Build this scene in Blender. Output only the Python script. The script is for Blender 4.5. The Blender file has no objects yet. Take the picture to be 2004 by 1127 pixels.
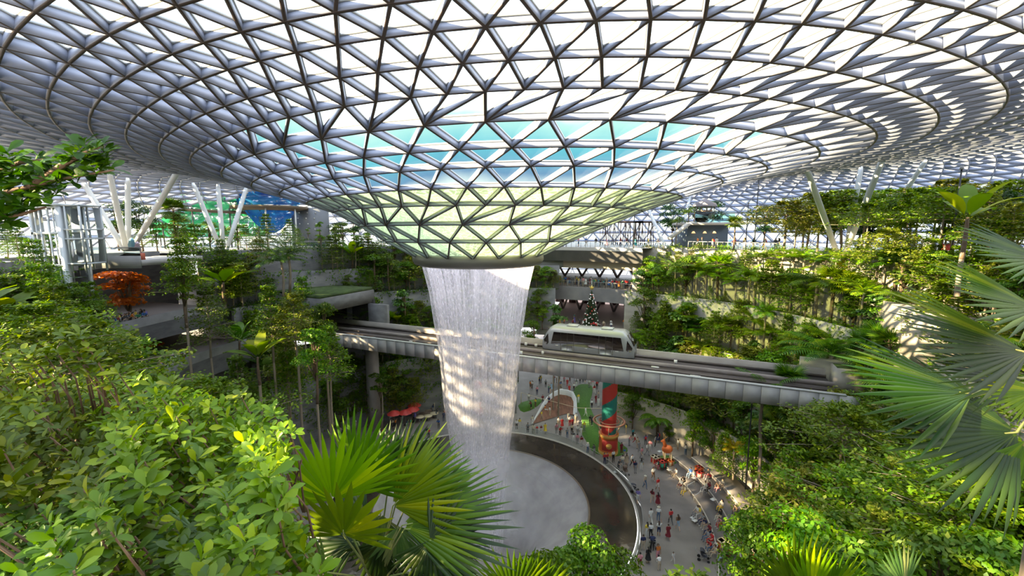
import bpy, math, random
import numpy as np
from mathutils import Vector, Matrix, Euler
random.seed(7); rng = np.random.default_rng(7)
S = bpy.context.scene
COL = S.collection
PI = math.pi
H = 30.8                      # eye height above the plaza
FPX = 855.0; TH = math.radians(7.4)
AX, AY = -3.55, 46.5          # axis of the waterfall

# ---------------------------------------------------------------- picture <-> place
def ray(px, py):
    x = (px - 1002.0) / FPX; u = (563.5 - py) / FPX
    return np.array([x, math.cos(TH) + u * math.sin(TH), -math.sin(TH) + u * math.cos(TH)])
def at(px, py, y):            # point seen at a pixel, at depth y in front of the viewpoint
    d = ray(px, py); t = y / d[1]
    return np.array([d[0] * t, y, H + d[2] * t])
def atz(px, py, z):           # point seen at a pixel, on the level z
    d = ray(px, py); t = (z - H) / d[2]
    return np.array([d[0] * t, d[1] * t, z])
def proj(p):
    x, y, z = p[0], p[1], p[2] - H
    dd = y * math.cos(TH) - z * math.sin(TH); u = y * math.sin(TH) + z * math.cos(TH)
    return 1002 + FPX * x / dd, 563.5 - FPX * u / dd, dd

# ---------------------------------------------------------------- objects
def link(o, parent=None):
    COL.objects.link(o)
    if parent is not None: o.parent = parent
    return o
def tag(o, label=None, cat=None, group=None, kind=None):
    if label: o['label'] = label
    if cat: o['category'] = cat
    if group: o['group'] = group
    if kind: o['kind'] = kind
    return o
def empty(name, loc=(0, 0, 0), rz=0.0, label=None, cat=None, group=None, kind=None):
    o = bpy.data.objects.new(name, None); o.location = Vector([float(v) for v in loc]); o.rotation_euler = (0, 0, rz)
    o.empty_display_size = 0.2
    link(o); return tag(o, label, cat, group, kind)
KIDS = {}
def copy_tree(o, parent=None):
    c = o.copy(); COL.objects.link(c)
    if parent is not None:
        c.parent = parent
    for ch in list(o.children):
        copy_tree(ch, c)
    return c

class MB:
    """collects geometry, builds ONE mesh object"""
    def __init__(s): s.V = []; s.F = []; s.M = []; s.n = 0
    def add(s, V, F, m=0):
        V = np.asarray(V, float).reshape(-1, 3)
        s.V.append(V)
        if isinstance(F, np.ndarray): s.F.append(F + s.n)
        else: s.F.append([[i + s.n for i in f] for f in F])
        s.M.append((len(F), m)); s.n += len(V); return s
    def box(s, lo, hi, m=0, R=None, T=None):
        x0, y0, z0 = lo; x1, y1, z1 = hi
        V = np.array([[x0,y0,z0],[x1,y0,z0],[x1,y1,z0],[x0,y1,z0],[x0,y0,z1],[x1,y0,z1],[x1,y1,z1],[x0,y1,z1]], float)
        if R is not None: V = V @ np.asarray(R).T
        if T is not None: V = V + np.asarray(T)
        F = np.array([[0,3,2,1],[4,5,6,7],[0,1,5,4],[1,2,6,5],[2,3,7,6],[3,0,4,7]])
        return s.add(V, F, m)
    def beam(s, a, b, w, h, m=0, up=(0, 0, 1)):   # bar of width w, height h along a-b, centred
        a = np.asarray(a, float); b = np.asarray(b, float); d = b - a; L = np.linalg.norm(d); d = d / L
        up = np.asarray(up, float)
        sd = np.cross(d, up)
        if np.linalg.norm(sd) < 1e-3: sd = np.cross(d, [1.0, 0, 0])
        sd /= np.linalg.norm(sd); u = np.cross(sd, d)
        V = []
        for p in (a, b):
            for i, j in ((-1,-1),(1,-1),(1,1),(-1,1)): V.append(p + sd * w / 2 * i + u * h / 2 * j)
        F = np.array([[0,1,2,3],[7,6,5,4],[0,4,5,1],[1,5,6,2],[2,6,7,3],[3,7,4,0]])
        return s.add(V, F, m)
    def tube(s, pts, rad, n=8, m=0, cap=True):
        pts = np.asarray(pts, float); k = len(pts)
        rad = np.ones(k) * rad if np.isscalar(rad) else np.asarray(rad, float)
        t = np.gradient(pts, axis=0); t /= np.linalg.norm(t, axis=1)[:, None] + 1e-9
        ref = np.array([0.0, 0, 1]) if abs(t[0][2]) < .8 else np.array([1.0, 0, 0])
        V = []; a = np.arange(n) * 2 * PI / n
        x = np.cross(ref, t[0])
        for i in range(k):
            x = x - t[i] * (x @ t[i]); x /= np.linalg.norm(x) + 1e-9; y = np.cross(t[i], x)
            V.append(pts[i] + rad[i] * (np.cos(a)[:, None] * x + np.sin(a)[:, None] * y))
        V = np.concatenate(V)
        F = []
        for i in range(k - 1):
            for j in range(n):
                F.append([i*n+j, i*n+(j+1) % n, (i+1)*n+(j+1) % n, (i+1)*n+j])
        if cap: F.append(list(range(n))[::-1]); F.append([(k-1)*n+j for j in range(n)])
        return s.add(V, F, m)
    def lathe(s, prof, n=32, m=0, c=(0, 0), a0=0.0, a1=2*PI, closed=None):
        full = abs(a1 - a0 - 2*PI) < 1e-6
        k = n if full else n + 1
        a = a0 + (a1 - a0) * np.arange(k) / n
        V = np.array([[c[0] + r*math.cos(t), c[1] + r*math.sin(t), z] for r, z in prof for t in a])
        F = []
        for i in range(len(prof) - 1):
            for j in range(n):
                j2 = (j + 1) % k
                F.append([i*k+j, i*k+j2, (i+1)*k+j2, (i+1)*k+j])
        return s.add(V, F, m)
    def build(s, name, mats, parent=None, smooth=False):
        me = bpy.data.meshes.new(name)
        V = np.concatenate(s.V) if s.V else np.zeros((0, 3))
        loops = []; lens = []; mi = []
        for F, (nf, m) in zip(s.F, s.M):
            if isinstance(F, np.ndarray):
                loops.append(F.ravel()); lens.append(np.full(len(F), F.shape[1]))
            else:
                loops.append(np.array([i for f in F for i in f], int)); lens.append(np.array([len(f) for f in F], int))
            mi.append(m if isinstance(m, np.ndarray) else np.full(nf, m))
        loops = np.concatenate(loops).astype(np.int32); lens = np.concatenate(lens).astype(np.int32); mi = np.concatenate(mi).astype(np.int32)
        me.vertices.add(len(V)); me.vertices.foreach_set('co', V.astype(np.float32).ravel())
        me.loops.add(len(loops)); me.loops.foreach_set('vertex_index', loops)
        me.polygons.add(len(lens))
        st = np.zeros(len(lens), np.int32); st[1:] = np.cumsum(lens)[:-1]
        me.polygons.foreach_set('loop_start', st); me.polygons.foreach_set('loop_total', lens)
        for mt in (mats if isinstance(mats, (list, tuple)) else [mats]): me.materials.append(mt)
        me.polygons.foreach_set('material_index', mi)
        if smooth: me.polygons.foreach_set('use_smooth', np.ones(len(lens), bool))
        me.update(); me.validate()
        o = bpy.data.objects.new(name, me)
        return link(o, parent)

# ---------------------------------------------------------------- materials
MATS = {}
def nodes_of(m):
    m.use_nodes = True; nt = m.node_tree
    for n in list(nt.nodes): nt.nodes.remove(n)
    out = nt.nodes.new('ShaderNodeOutputMaterial')
    return nt, out
def N(nt, typ, **kw):
    n = nt.nodes.new('ShaderNode' + typ)
    for k, v in kw.items():
        if k.startswith('i_'):
            key = k[2:].replace('_', ' ')
            n.inputs[key].default_value = v
        else: setattr(n, k, v)
    return n
def c4(c): return (c[0], c[1], c[2], 1.0)
def ramp(nt, stops):
    r = nt.nodes.new('ShaderNodeValToRGB'); e = r.color_ramp.elements
    while len(e) < len(stops): e.new(0.5)
    for x, (p, c) in zip(e, stops): x.position = p; x.color = c4(c) if len(c) == 3 else c
    return r
def mat(name, col, rough=0.6, metal=0.0, col2=None, scale=2.0, spec=0.5, bump=0.0, coord='Object', stretch=None, detail=4.0, emit=None, estr=0.0):
    if name in MATS: return MATS[name]
    m = bpy.data.materials.new(name); nt, out = nodes_of(m)
    b = N(nt, 'BsdfPrincipled'); nt.links.new(b.outputs[0], out.inputs[0])
    b.inputs['Base Color'].default_value = c4(col); b.inputs['Roughness'].default_value = rough; b.inputs['Metallic'].default_value = metal
    b.inputs['Specular IOR Level'].default_value = spec
    if col2 is not None or bump:
        tc = N(nt, 'TexCoord'); mp = N(nt, 'Mapping'); nt.links.new(tc.outputs[coord], mp.inputs[0])
        if stretch: mp.inputs['Scale'].default_value = stretch
        nz = N(nt, 'TexNoise'); nz.inputs['Scale'].default_value = scale; nz.inputs['Detail'].default_value = detail
        nt.links.new(mp.outputs[0], nz.inputs['Vector'])
        if col2 is not None:
            r = ramp(nt, [(0.35, col), (0.65, col2)]); nt.links.new(nz.outputs['Fac'], r.inputs[0]); nt.links.new(r.outputs[0], b.inputs['Base Color'])
        if bump:
            bp = N(nt, 'Bump'); bp.inputs['Strength'].default_value = bump; nt.links.new(nz.outputs['Fac'], bp.inputs['Height']); nt.links.new(bp.outputs[0], b.inputs['Normal'])
    if emit is not None:
        b.inputs['Emission Color'].default_value = c4(emit); b.inputs['Emission Strength'].default_value = estr
    MATS[name] = m; return m
def leafmat(name, c1, c2, c3=None, trans=0.35, rough=0.5, spec=0.35):
    """leaf: colour varies from leaf to leaf and plant to plant, light passes through"""
    if name in MATS: return MATS[name]
    m = bpy.data.materials.new(name); nt, out = nodes_of(m)
    g = N(nt, 'NewGeometry'); oi = N(nt, 'ObjectInfo')
    st = [(0.0, c1), (0.75, c2)] + ([(1.0, c3)] if c3 else [(1.0, c2)])
    r = ramp(nt, st); nt.links.new(g.outputs['Random Per Island'], r.inputs[0])
    hs = N(nt, 'HueSaturation'); hs.inputs['Saturation'].default_value = 1.18; nt.links.new(r.outputs[0], hs.inputs['Color'])
    mr = N(nt, 'MapRange'); mr.inputs['To Min'].default_value = 0.9; mr.inputs['To Max'].default_value = 1.5
    nt.links.new(oi.outputs['Random'], mr.inputs['Value']); nt.links.new(mr.outputs[0], hs.inputs['Value'])
    mh = N(nt, 'MapRange'); mh.inputs['To Min'].default_value = 0.485; mh.inputs['To Max'].default_value = 0.515
    nt.links.new(oi.outputs['Random'], mh.inputs['Value']); nt.links.new(mh.outputs[0], hs.inputs['Hue'])
    b = N(nt, 'BsdfPrincipled'); b.inputs['Roughness'].default_value = rough; b.inputs['Specular IOR Level'].default_value = spec
    nt.links.new(hs.outputs[0], b.inputs['Base Color'])
    t = N(nt, 'BsdfTranslucent')
    h2 = N(nt, 'HueSaturation'); h2.inputs['Saturation'].default_value = 1.15; h2.inputs['Value'].default_value = 1.6
    nt.links.new(hs.outputs[0], h2.inputs['Color']); nt.links.new(h2.outputs[0], t.inputs[0])
    mx = N(nt, 'MixShader'); mx.inputs[0].default_value = trans
    nt.links.new(b.outputs[0], mx.inputs[1]); nt.links.new(t.outputs[0], mx.inputs[2]); nt.links.new(mx.outputs[0], out.inputs[0])
    MATS[name] = m; return m
def clear(name, tint=(0.93, 0.97, 0.97), gloss=0.12, rough=0.02):
    """thin sheet glass"""
    if name in MATS: return MATS[name]
    m = bpy.data.materials.new(name); nt, out = nodes_of(m)
    t = N(nt, 'BsdfTransparent'); t.inputs[0].default_value = c4(tint)
    gl = N(nt, 'BsdfGlossy'); gl.inputs['Roughness'].default_value = rough
    fr = N(nt, 'LayerWeight'); fr.inputs['Blend'].default_value = gloss
    mx = N(nt, 'MixShader'); nt.links.new(fr.outputs['Fresnel'], mx.inputs[0])
    nt.links.new(t.outputs[0], mx.inputs[1]); nt.links.new(gl.outputs[0], mx.inputs[2]); nt.links.new(mx.outputs[0], out.inputs[0])
    MATS[name] = m; return m
# ================================================================ the glass and steel roof: rings dipping to the oculus
RING = [  # centre x, radius, height above eye, tilt (rise per metre to the right)
 (-3.85, 7.2, -2.45), (-3.63, 10.38, -0.75), (-2.95, 13.4, 0.82), (-2.42, 16.4, 2.25), (-1.69, 19.36, 3.3), (-0.97, 22.15, 4.3),
 (-0.21, 24.87, 5.0), (0.66, 27.58, 5.8), (1.46, 30.13, 6.45), (2.28, 32.46, 6.85), (3.0, 34.63, 7.2), (3.2, 36.3, 7.4), (3.5, 38.0, 7.65), (3.9, 39.8, 7.9)]
def roof_z(r):
    return float(np.interp(r, [7.2,10.38,13.4,16.4,19.36,22.15,24.87,27.58,30.13,32.46,34.63,38,42,46,50,54,58,62,66,70,74,78,81,84,86,87,88],
        [-2.45,-.75,.82,2.25,3.3,4.3,5.0,5.8,6.45,6.85,7.2,7.65,8.3,8.8,9.2,9.4,9.4,9.1,8.3,7.0,5.0,2.3,-.7,-4.5,-9,-14,-20]))
def roof_tilt(r): return float(np.interp(r, [7, 16, 22, 30, 36, 60, 88], [0, .06, .5, .85, 1.0, 1.1, 0.3])) 
r = 42.3
while r < 88:
    RING.append((3.9 + min(1.0, (r - 40) * .05), r, roof_z(r)))
    r += 2.5 if r < 76 else 3.2 if r < 80 else (2.0 if r < 85 else .9)
NRING = len(RING)
NSEG = [18, 20, 22, 46, 48, 50, 53, 56, 112, 116, 120]
def ring_n(k): return NSEG[k] if k < len(NSEG) else 120 if k < 20 else 128
nodes_full = [1, 3, 5, 7, 8, 10, 12, 14, 16, 18, 20]
rings = []
for k, (cx, r, z) in enumerate(RING):
    n = ring_n(k); zm = H + z
    d = ray(951, 452); d = d / d[1]
    # angle (about the ring's centre) of the place where the near arc crosses the sight line
    yn = 50 - r
    p0 = np.array([d[0] * yn, yn]); a0 = math.atan2(p0[1] - 50, p0[0] - cx)
    if k > 10: a0 = a_keep + (k - 10) * 0.0
    else: a_keep = a0
    half = 0.0 if (k in nodes_full or (k > 20 and k % 2 == 0)) else 0.5
    a = a0 + (np.arange(n) + half) * 2 * PI / n
    tl = roof_tilt(r)
    rings.append(np.stack([cx + r * np.cos(a), 50 + r * np.sin(a), zm + tl * np.cos(a)], 1))
roff = np.cumsum([0] + [len(q) for q in rings])
RV = np.concatenate(rings)
KR = 0.932                    # the rings were measured at unit distance 50; set to the true distance of the axis
RV = (RV - np.array([0, 0, H])) * KR + np.array([0, 0, H])
def roof_at(x, y):
    x, y = x / KR, y / KR; r = math.hypot(x - 3.5, y - 50)
    return H + KR * (roof_z(r) + roof_tilt(r) * (x - 3.5) / max(r, 1))
tris = []; tri_ring = []
for k in range(NRING - 1):
    A, B = rings[k], rings[k + 1]; na, nb = len(A), len(B)
    ca = np.array([RING[k][0], 50]);
    aa = np.arctan2(A[:, 1] - 50, A[:, 0] - RING[k][0]); ab = np.arctan2(B[:, 1] - 50, B[:, 0] - RING[k + 1][0])
    i = 0; j = int(np.argmin(np.abs((ab - aa[0] + PI) % (2 * PI) - PI)))
    ua = aa[0]; ub = aa[0] + ((ab[j] - aa[0] + PI) % (2 * PI) - PI)
    da, db = 2 * PI / na, 2 * PI / nb
    ia = ib = 0
    while ia < na or ib < nb:
        nxa = ua + da * (ia + 1); nxb = ub + db * (ib + 1)
        if ib >= nb or (ia < na and nxa <= nxb + 1e-6):
            tris.append((roff[k] + (i + ia) % na, roff[k] + (i + ia + 1) % na, roff[k + 1] + (j + ib) % nb)); ia += 1
        else:
            tris.append((roff[k] + (i + ia) % na, roff[k + 1] + (j + ib + 1) % nb, roff[k + 1] + (j + ib) % nb)); ib += 1
        tri_ring.append(k)
tris = np.array(tris); tri_ring = np.array(tri_ring)
fn = np.cross(RV[tris[:, 1]] - RV[tris[:, 0]], RV[tris[:, 2]] - RV[tris[:, 0]])
fn *= np.sign(fn[:, 2:3] + 1e-9) ; fn /= np.linalg.norm(fn, axis=1)[:, None]
# outward side is up on the vault and outwards on the outer wall
ctr = RV[tris].mean(1)
outw = np.stack([ctr[:, 0], ctr[:, 1] - 50, np.zeros(len(ctr))], 1); rr = np.linalg.norm(outw, axis=1)
flip = (rr > 76) & ((fn * outw).sum(1) < 0); fn[flip] *= -1
NV = np.zeros_like(RV)
for c in range(3): np.add.at(NV, tris[:, c], fn)
NV /= np.linalg.norm(NV, axis=1)[:, None]
E_ = np.sort(np.concatenate([tris[:, [0, 1]], tris[:, [1, 2]], tris[:, [2, 0]]]), axis=1)
E_ = np.unique(E_, axis=0)
P0, P1 = RV[E_[:, 0]], RV[E_[:, 1]]; n0, n1 = NV[E_[:, 0]], NV[E_[:, 1]]
dv = P1 - P0; dv /= np.linalg.norm(dv, axis=1)[:, None]
nm = n0 + n1; sd = np.cross(dv, nm); sd /= np.linalg.norm(sd, axis=1)[:, None]
def smooth(x, a, b): t = np.clip((x - a)/(b - a), 0, 1); return t*t*(3 - 2*t)
deep = .34 + .40 * smooth(np.hypot(RV[:, 0] - 3, RV[:, 1] - 46.6), 19, 29) * smooth(np.hypot(RV[:, 0], RV[:, 1]), 17, 31)
def ribs(mb, w, top, bot, msides, mbot, mtop):
    V = []
    for (P, n, ed) in ((P0, n0, E_[:, 0]), (P1, n1, E_[:, 1])):
        bt = bot if bot is not None else deep[ed][:, None]
        for sx, dz in ((-1, bt), (1, bt), (1, top), (-1, top)): V.append(P + sd * (w / 2 * sx) - n * dz)
    V = np.stack(V, 1)                       # edges x 8 x 3
    base = (np.arange(len(E_)) * 8)[:, None]
    def q(ix): return base + np.array(ix)[None]
    n_ = len(E_); off = mb.n
    mb.V.append(V.reshape(-1, 3))
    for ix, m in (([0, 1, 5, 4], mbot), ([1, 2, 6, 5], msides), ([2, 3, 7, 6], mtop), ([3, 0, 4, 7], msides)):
        mb.F.append(q(ix) + off); mb.M.append((n_, m))
    mb.n += n_ * 8
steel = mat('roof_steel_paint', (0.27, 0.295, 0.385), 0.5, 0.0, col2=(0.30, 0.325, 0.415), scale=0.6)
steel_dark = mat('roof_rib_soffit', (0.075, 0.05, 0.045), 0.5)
frame_cream = mat('glazing_frame', (0.38, 0.39, 0.40), 0.4)
roof = empty('ceiling', (0, 50, H), label=None, kind='structure')
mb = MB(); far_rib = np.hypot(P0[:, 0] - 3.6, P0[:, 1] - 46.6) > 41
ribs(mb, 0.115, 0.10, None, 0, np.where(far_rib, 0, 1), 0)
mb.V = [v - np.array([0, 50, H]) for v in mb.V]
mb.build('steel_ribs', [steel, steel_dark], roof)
mb = MB(); ribs(mb, 0.17, 0.0, 0.09, 0, 0, 0)
mb.V = [v - np.array([0, 50, H]) for v in mb.V]
mb.build('glazing_frame', [frame_cream], roof)
# glass
gl_clear = clear('roof_glass', (0.90, 0.955, 0.95), 0.10)
def wetglass():
    m = bpy.data.materials.new('wet_roof_glass'); nt, out = nodes_of(m)
    t = N(nt, 'BsdfTransparent'); t.inputs[0].default_value = (0.22, 0.30, 0.14, 1)
    tl = N(nt, 'BsdfTranslucent'); tl.inputs[0].default_value = (0.42, 0.52, 0.28, 1)
    gl = N(nt, 'BsdfGlossy'); gl.inputs['Roughness'].default_value = 0.15
    tc = N(nt, 'TexCoord'); nz = N(nt, 'TexNoise'); nz.inputs['Scale'].default_value = 1.3; nz.inputs['Detail'].default_value = 5
    nt.links.new(tc.outputs['Object'], nz.inputs['Vector'])
    ad = N(nt, 'VectorMath', operation='MULTIPLY_ADD'); ad.inputs[1].default_value = (1.2, 1.2, 1.2)
    nt.links.new(nz.outputs['Color'], ad.inputs[0]); nt.links.new(tc.outputs['Object'], ad.inputs[2])
    vo = N(nt, 'TexVoronoi', feature='DISTANCE_TO_EDGE'); vo.inputs['Scale'].default_value = 2.2
    nt.links.new(ad.outputs[0], vo.inputs['Vector'])
    r = ramp(nt, [(0.0, (0.85, 0.85, 0.85)), (0.12, (0.33, 0.33, 0.33)), (0.5, (0.2, 0.2, 0.2))]); nt.links.new(vo.outputs['Distance'], r.inputs[0])
    m1 = N(nt, 'MixShader'); nt.links.new(r.outputs[0], m1.inputs[0]); nt.links.new(t.outputs[0], m1.inputs[1]); nt.links.new(tl.outputs[0], m1.inputs[2])
    fr = N(nt, 'LayerWeight'); fr.inputs['Blend'].default_value = 0.12
    m2 = N(nt, 'MixShader'); nt.links.new(fr.outputs['Fresnel'], m2.inputs[0]); nt.links.new(m1.outputs[0], m2.inputs[1]); nt.links.new(gl.outputs[0], m2.inputs[2])
    nt.links.new(m2.outputs[0], out.inputs[0]); return m
gl_wet = wetglass()
mb = MB(); mb.add(RV + NV * 0.02 - np.array([0, 50, H]), tris, np.where(tri_ring < 4, 1, 0)); mb.build('glazing', [gl_clear, gl_wet], roof)
# rim of the oculus: dark band that the water falls from
oc = empty('oculus_rim', (AX, AY, H - 3.05), label='dark grey steel ring at the foot of the glass funnel, water falling from it', cat='ring beam')
rim_m = mat('oculus_bronze', (0.30, 0.27, 0.25), 0.4, 0.3)
mb = MB(); mb.lathe([(6.78, .75), (6.9, .7), (6.9, .1), (6.7, -.28), (6.3, -.34), (6.05, -.2), (6.05, .5), (6.5, .75), (6.78, .75)], 72); mb.build('ring_band', rim_m, oc, smooth=False)
mb = MB(); mb.lathe([(6.32, -.36), (6.2, -.46), (6.06, -.46), (6.05, -.3), (6.3, -.33)], 72); mb.build('drip_edge', mat('drip_edge', (.55, .5, .5), .3), oc)
# ================================================================ the valley: plaza, pool, terraces
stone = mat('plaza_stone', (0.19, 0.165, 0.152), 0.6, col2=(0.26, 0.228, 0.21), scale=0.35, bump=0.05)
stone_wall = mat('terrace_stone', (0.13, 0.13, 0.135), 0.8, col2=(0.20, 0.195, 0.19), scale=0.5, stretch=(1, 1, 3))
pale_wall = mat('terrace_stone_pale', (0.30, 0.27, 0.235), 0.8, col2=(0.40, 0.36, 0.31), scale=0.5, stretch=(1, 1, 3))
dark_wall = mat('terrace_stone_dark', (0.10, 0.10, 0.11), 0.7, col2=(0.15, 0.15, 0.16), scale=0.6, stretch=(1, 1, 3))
soil = mat('planted_soil', (0.035, 0.055, 0.018), 0.95, col2=(0.07, 0.11, 0.03), scale=1.4)
deck_stone = mat('deck_stone', (0.42, 0.40, 0.38), 0.7, col2=(0.5, 0.47, 0.45), scale=0.6)
CX, CY = -3.5, 46.6           # centre of the pool
mb = MB(); mb.lathe([(17.55, 0.0), (17.55, -0.6)], 96, c=(CX, CY)); mb.lathe([(17.55, 0.0), (24, 0), (34, 0), (60, 0), (86, 0)], 96, c=(CX, CY))
tag(mb.build('floor', stone), kind='structure')

def R5(phi):
    p = math.degrees(phi) % 360
    return float(np.interp(p, [0, 25, 50, 90, 130, 155, 180, 205, 225, 270, 315, 345, 360], [44.5, 43.5, 41, 36.5, 38, 40, 42, 43, 44, 45.3, 45, 44.5, 44.5]))
LEVELS = [(-12.6, 0, 5.0), (-10.4, 5.0, 9.5), (-8.0, 9.5, 13.6), (-5.6, 13.6, 20.3), (-2.8, 20.3, 24.2), (0.0, 24.2, 27.8)]
def LO(k, phi):
    p = math.degrees(phi) % 360
    return LEVELS[k][0] + (float(np.interp(p, [88, 100, 160, 170], [0, 2.1, 2.1, 0])) if k == 0 else 0.0)
TU = np.array([0.918, -0.396]); TV = np.array([0.396, 0.918]); TO = np.array([-5.1, 55.5])     # line of the elevated track
def track(s, v, z): p = TO + TU * s + TV * v; return np.array([p[0], p[1], z])
def in_track(x, y, w=4.4): return abs((np.array([x, y]) - TO) @ TV) < w and (np.array([x, y]) - TO) @ TU < 42
def in_gap(phi, k=5):
    p = math.degrees(phi) % 360
    return 50 < p < (71 if k >= 3 else 80)
def in_left_gap(phi):
    p = math.degrees(phi) % 360
    return 163 < p < 183
def terrain(x, y):
    r = math.hypot(x - AX, y - AY); phi = math.atan2(y - AY, x - AX)
    if in_gap(phi): return 0.0 if r < 72 else 27.8
    h = 0.0; R = R5(phi)
    for k, (o, z0, z1) in enumerate(LEVELS):
        if r >= R + LO(k, phi):
            if k == 3 and in_track(x, y): continue
            if in_left_gap(phi) and k >= 2 and r < R + 6: break
            h = z1
    return h
def hit(px, py):              # first ground met along a sight line
    d = ray(px, py); d = d / np.linalg.norm(d); t = 4.0
    while t < 150:
        p = np.array([0, 0, H]) + d * t
        if p[2] <= terrain(p[0], p[1]): return p
        t += 0.25
    return p
NPH = 144
for k, (o, z0, z1) in enumerate(LEVELS):
    walls, tops = MB(), MB()
    wallp = MB()
    for i in range(NPH):
        a0, a1 = 2*PI*i/NPH, 2*PI*(i+1)/NPH; am = (a0 + a1) / 2
        if in_gap(am, k): continue
        o2 = LEVELS[k+1][0] if k < 5 else 30
        o = LO(k, am); mid = (R5(am) + o); x, y = AX + mid*math.cos(am), AY + mid*math.sin(am)
        if k == 3 and (in_track(x, y) or in_track(AX + (mid+2.5)*math.cos(am), AY + (mid+2.5)*math.sin(am))): continue
        if in_left_gap(am) and k >= 2 and k < 5: continue
        oo = o + (7 if in_left_gap(am) and k == 5 else 0)
        c = [np.array([math.cos(a0), math.sin(a0)]), np.array([math.cos(a1), math.sin(a1)])]
        if not in_left_gap(am) and LEVELS[k+1][0] if k < 5 else False: pass
        q0 = c[0]*(R5(a0)+oo) + [AX, AY]; q1 = c[1]*(R5(a1)+oo) + [AX, AY]
        ee = o2 + (7 if in_left_gap(am) and k < 5 and k >= 1 else 0)
        if in_left_gap(am) and k == 1: ee = 7
        e0 = c[0]*(R5(a0)+ee+.25) + [AX, AY]; e1 = c[1]*(R5(a1)+ee+.25) + [AX, AY]
        if k == 5: e0 = c[0]*77 + [0, 46.5]; e1 = c[1]*77 + [0, 46.5]
        zt = z1 + (0.35 if k < 5 else 0.25)
        zl = z0 - 0.2 if not (in_left_gap(am) and k == 5) else z1 - 1.6
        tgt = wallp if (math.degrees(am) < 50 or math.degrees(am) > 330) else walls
        i0 = c[0]*(R5(a0)+oo+.3) + [AX, AY]; i1 = c[1]*(R5(a1)+oo+.3) + [AX, AY]
        tgt.add([[*q0, zl], [*q1, zl], [*q1, zt], [*q0, zt], [*i0, zt], [*i1, zt], [*i0, z1-.1], [*i1, z1-.1]], [[0,3,2,1], [3,4,5,2], [4,6,7,5]], 0)
        tops.add([[*i0, z1], [*i1, z1], [*e1, z1], [*e0, z1]], [[0,1,2,3]], 0)
    nm = ['wall_lowest', 'wall_lower', 'wall_middle', 'wall_upper', 'wall_high', 'wall_top']
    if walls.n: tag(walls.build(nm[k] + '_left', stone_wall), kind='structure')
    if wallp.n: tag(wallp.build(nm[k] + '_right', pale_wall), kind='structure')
    o_ = tops.build('ground_terrace', deck_stone if k == 5 else soil); tag(o_, kind='structure')
# -------------------------------------------------- pool
wet_dark = mat('pool_water_dark', (0.035, 0.027, 0.022), 0.07, col2=(0.06, 0.047, 0.035), scale=0.25, spec=0.6)
def add_ripple(m, sc, st):
    nt = m.node_tree; b = [n for n in nt.nodes if n.type == 'BSDF_PRINCIPLED'][0]
    nz = N(nt, 'TexNoise'); nz.inputs['Scale'].default_value = sc; tc = N(nt, 'TexCoord'); nt.links.new(tc.outputs['Object'], nz.inputs['Vector'])
    bp = N(nt, 'Bump'); bp.inputs['Strength'].default_value = st; bp.inputs['Distance'].default_value = .05; nt.links.new(nz.outputs['Fac'], bp.inputs['Height']); nt.links.new(bp.outputs[0], b.inputs['Normal'])
add_ripple(wet_dark, 1.5, 0.15)
acry = mat('basin_acrylic', (0.36, 0.335, 0.34), 0.22, col2=(0.46, 0.43, 0.43), scale=0.6, spec=0.5)
add_ripple(acry, 9, 0.25)
rim_pale = mat('pool_rim_pale', (0.45, 0.42, 0.38), 0.5)
pool = empty('pool', (CX, CY, 0), label='round pool of dark water with a pale funnel basin in the middle, under the waterfall', cat='pool')
mb = MB(); mb.lathe([(17.2, 0.18), (16, .13), (14, .06), (12.3, .0)], 128); mb.build('water', wet_dark, pool, smooth=True)
mb = MB(); mb.lathe([(17.3, -.1), (17.3, .26), (17.5, .26), (17.5, -.1)], 128); mb.build('rim', rim_pale, pool)
mb = MB(); mb.lathe([(12.35, -.05), (12.3, .10), (12.1, .10), (12.05, -.12)], 128); mb.build('basin_rim', mat('basin_rim_bronze', (.22, .16, .11), .3, .4), pool)
mb = MB(); mb.lathe([(12.08, .05), (11.9, -.25), (11.3, -.7), (9.5, -1.8), (7.2, -3.3), (5.2, -5.3), (4.2, -7.5), (3.6, -12), (3.4, -16)], 128); mb.build('basin', acry, pool, smooth=True)
rail_glass = clear('balustrade_glass', (0.90, 0.95, 0.93), 0.12, 0.03)
rail_steel = mat('rail_steel', (0.34, 0.33, 0.32), 0.45, 0.4)
pr = empty('pool_balustrade', (CX, CY, 0), label='low curved glass balustrade with a thin steel rail round the dark pool', cat='balustrade')
mb = MB(); mb.lathe([(17.75, 0.02), (17.75, 1.02)], 128); mb.build('glass_panel', rail_glass, pr)
mb = MB(); mb.lathe([(17.72, 1.0), (17.78, 1.0), (17.78, 1.05), (17.72, 1.05), (17.72, 1.0)], 128); mb.build('top_rail', rail_steel, pr)
# -------------------------------------------------- seating steps on the right of the plaza
stepm = mat('seat_step_stone', (0.16, 0.14, 0.132), 0.6, col2=(0.21, 0.185, 0.172), scale=0.4)
edge_l = mat('step_edge_strip', (0.55, 0.50, 0.44), 0.4)
for i, (rr_, z_) in enumerate(((24.6, .42), (26.5, .84), (28.3, 1.26))):
    a0, a1 = math.radians(-40), math.radians(22 - 3*i)
    st = empty('seating_step', (AX, AY, 0), label=['lowest curved stone seating step facing the pool', 'middle curved stone seating step between two others', 'topmost curved stone seating step against the planting'][i], cat='step', group='curved stone seating steps')
    mb = MB(); nr_ = (26.49, 28.29, 30.6)[i]; mb.lathe([(rr_, 0), (rr_, z_), (nr_, z_), (nr_, 0)], 40, a0=a0, a1=a1)
    mb.build('tread', stepm, st)
    mb = MB(); mb.lathe([(rr_-.012, z_-.05), (rr_-.012, z_+.012), (rr_+.09, z_+.012)], 40, a0=a0, a1=a1); mb.build('nosing', edge_l, st)
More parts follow.
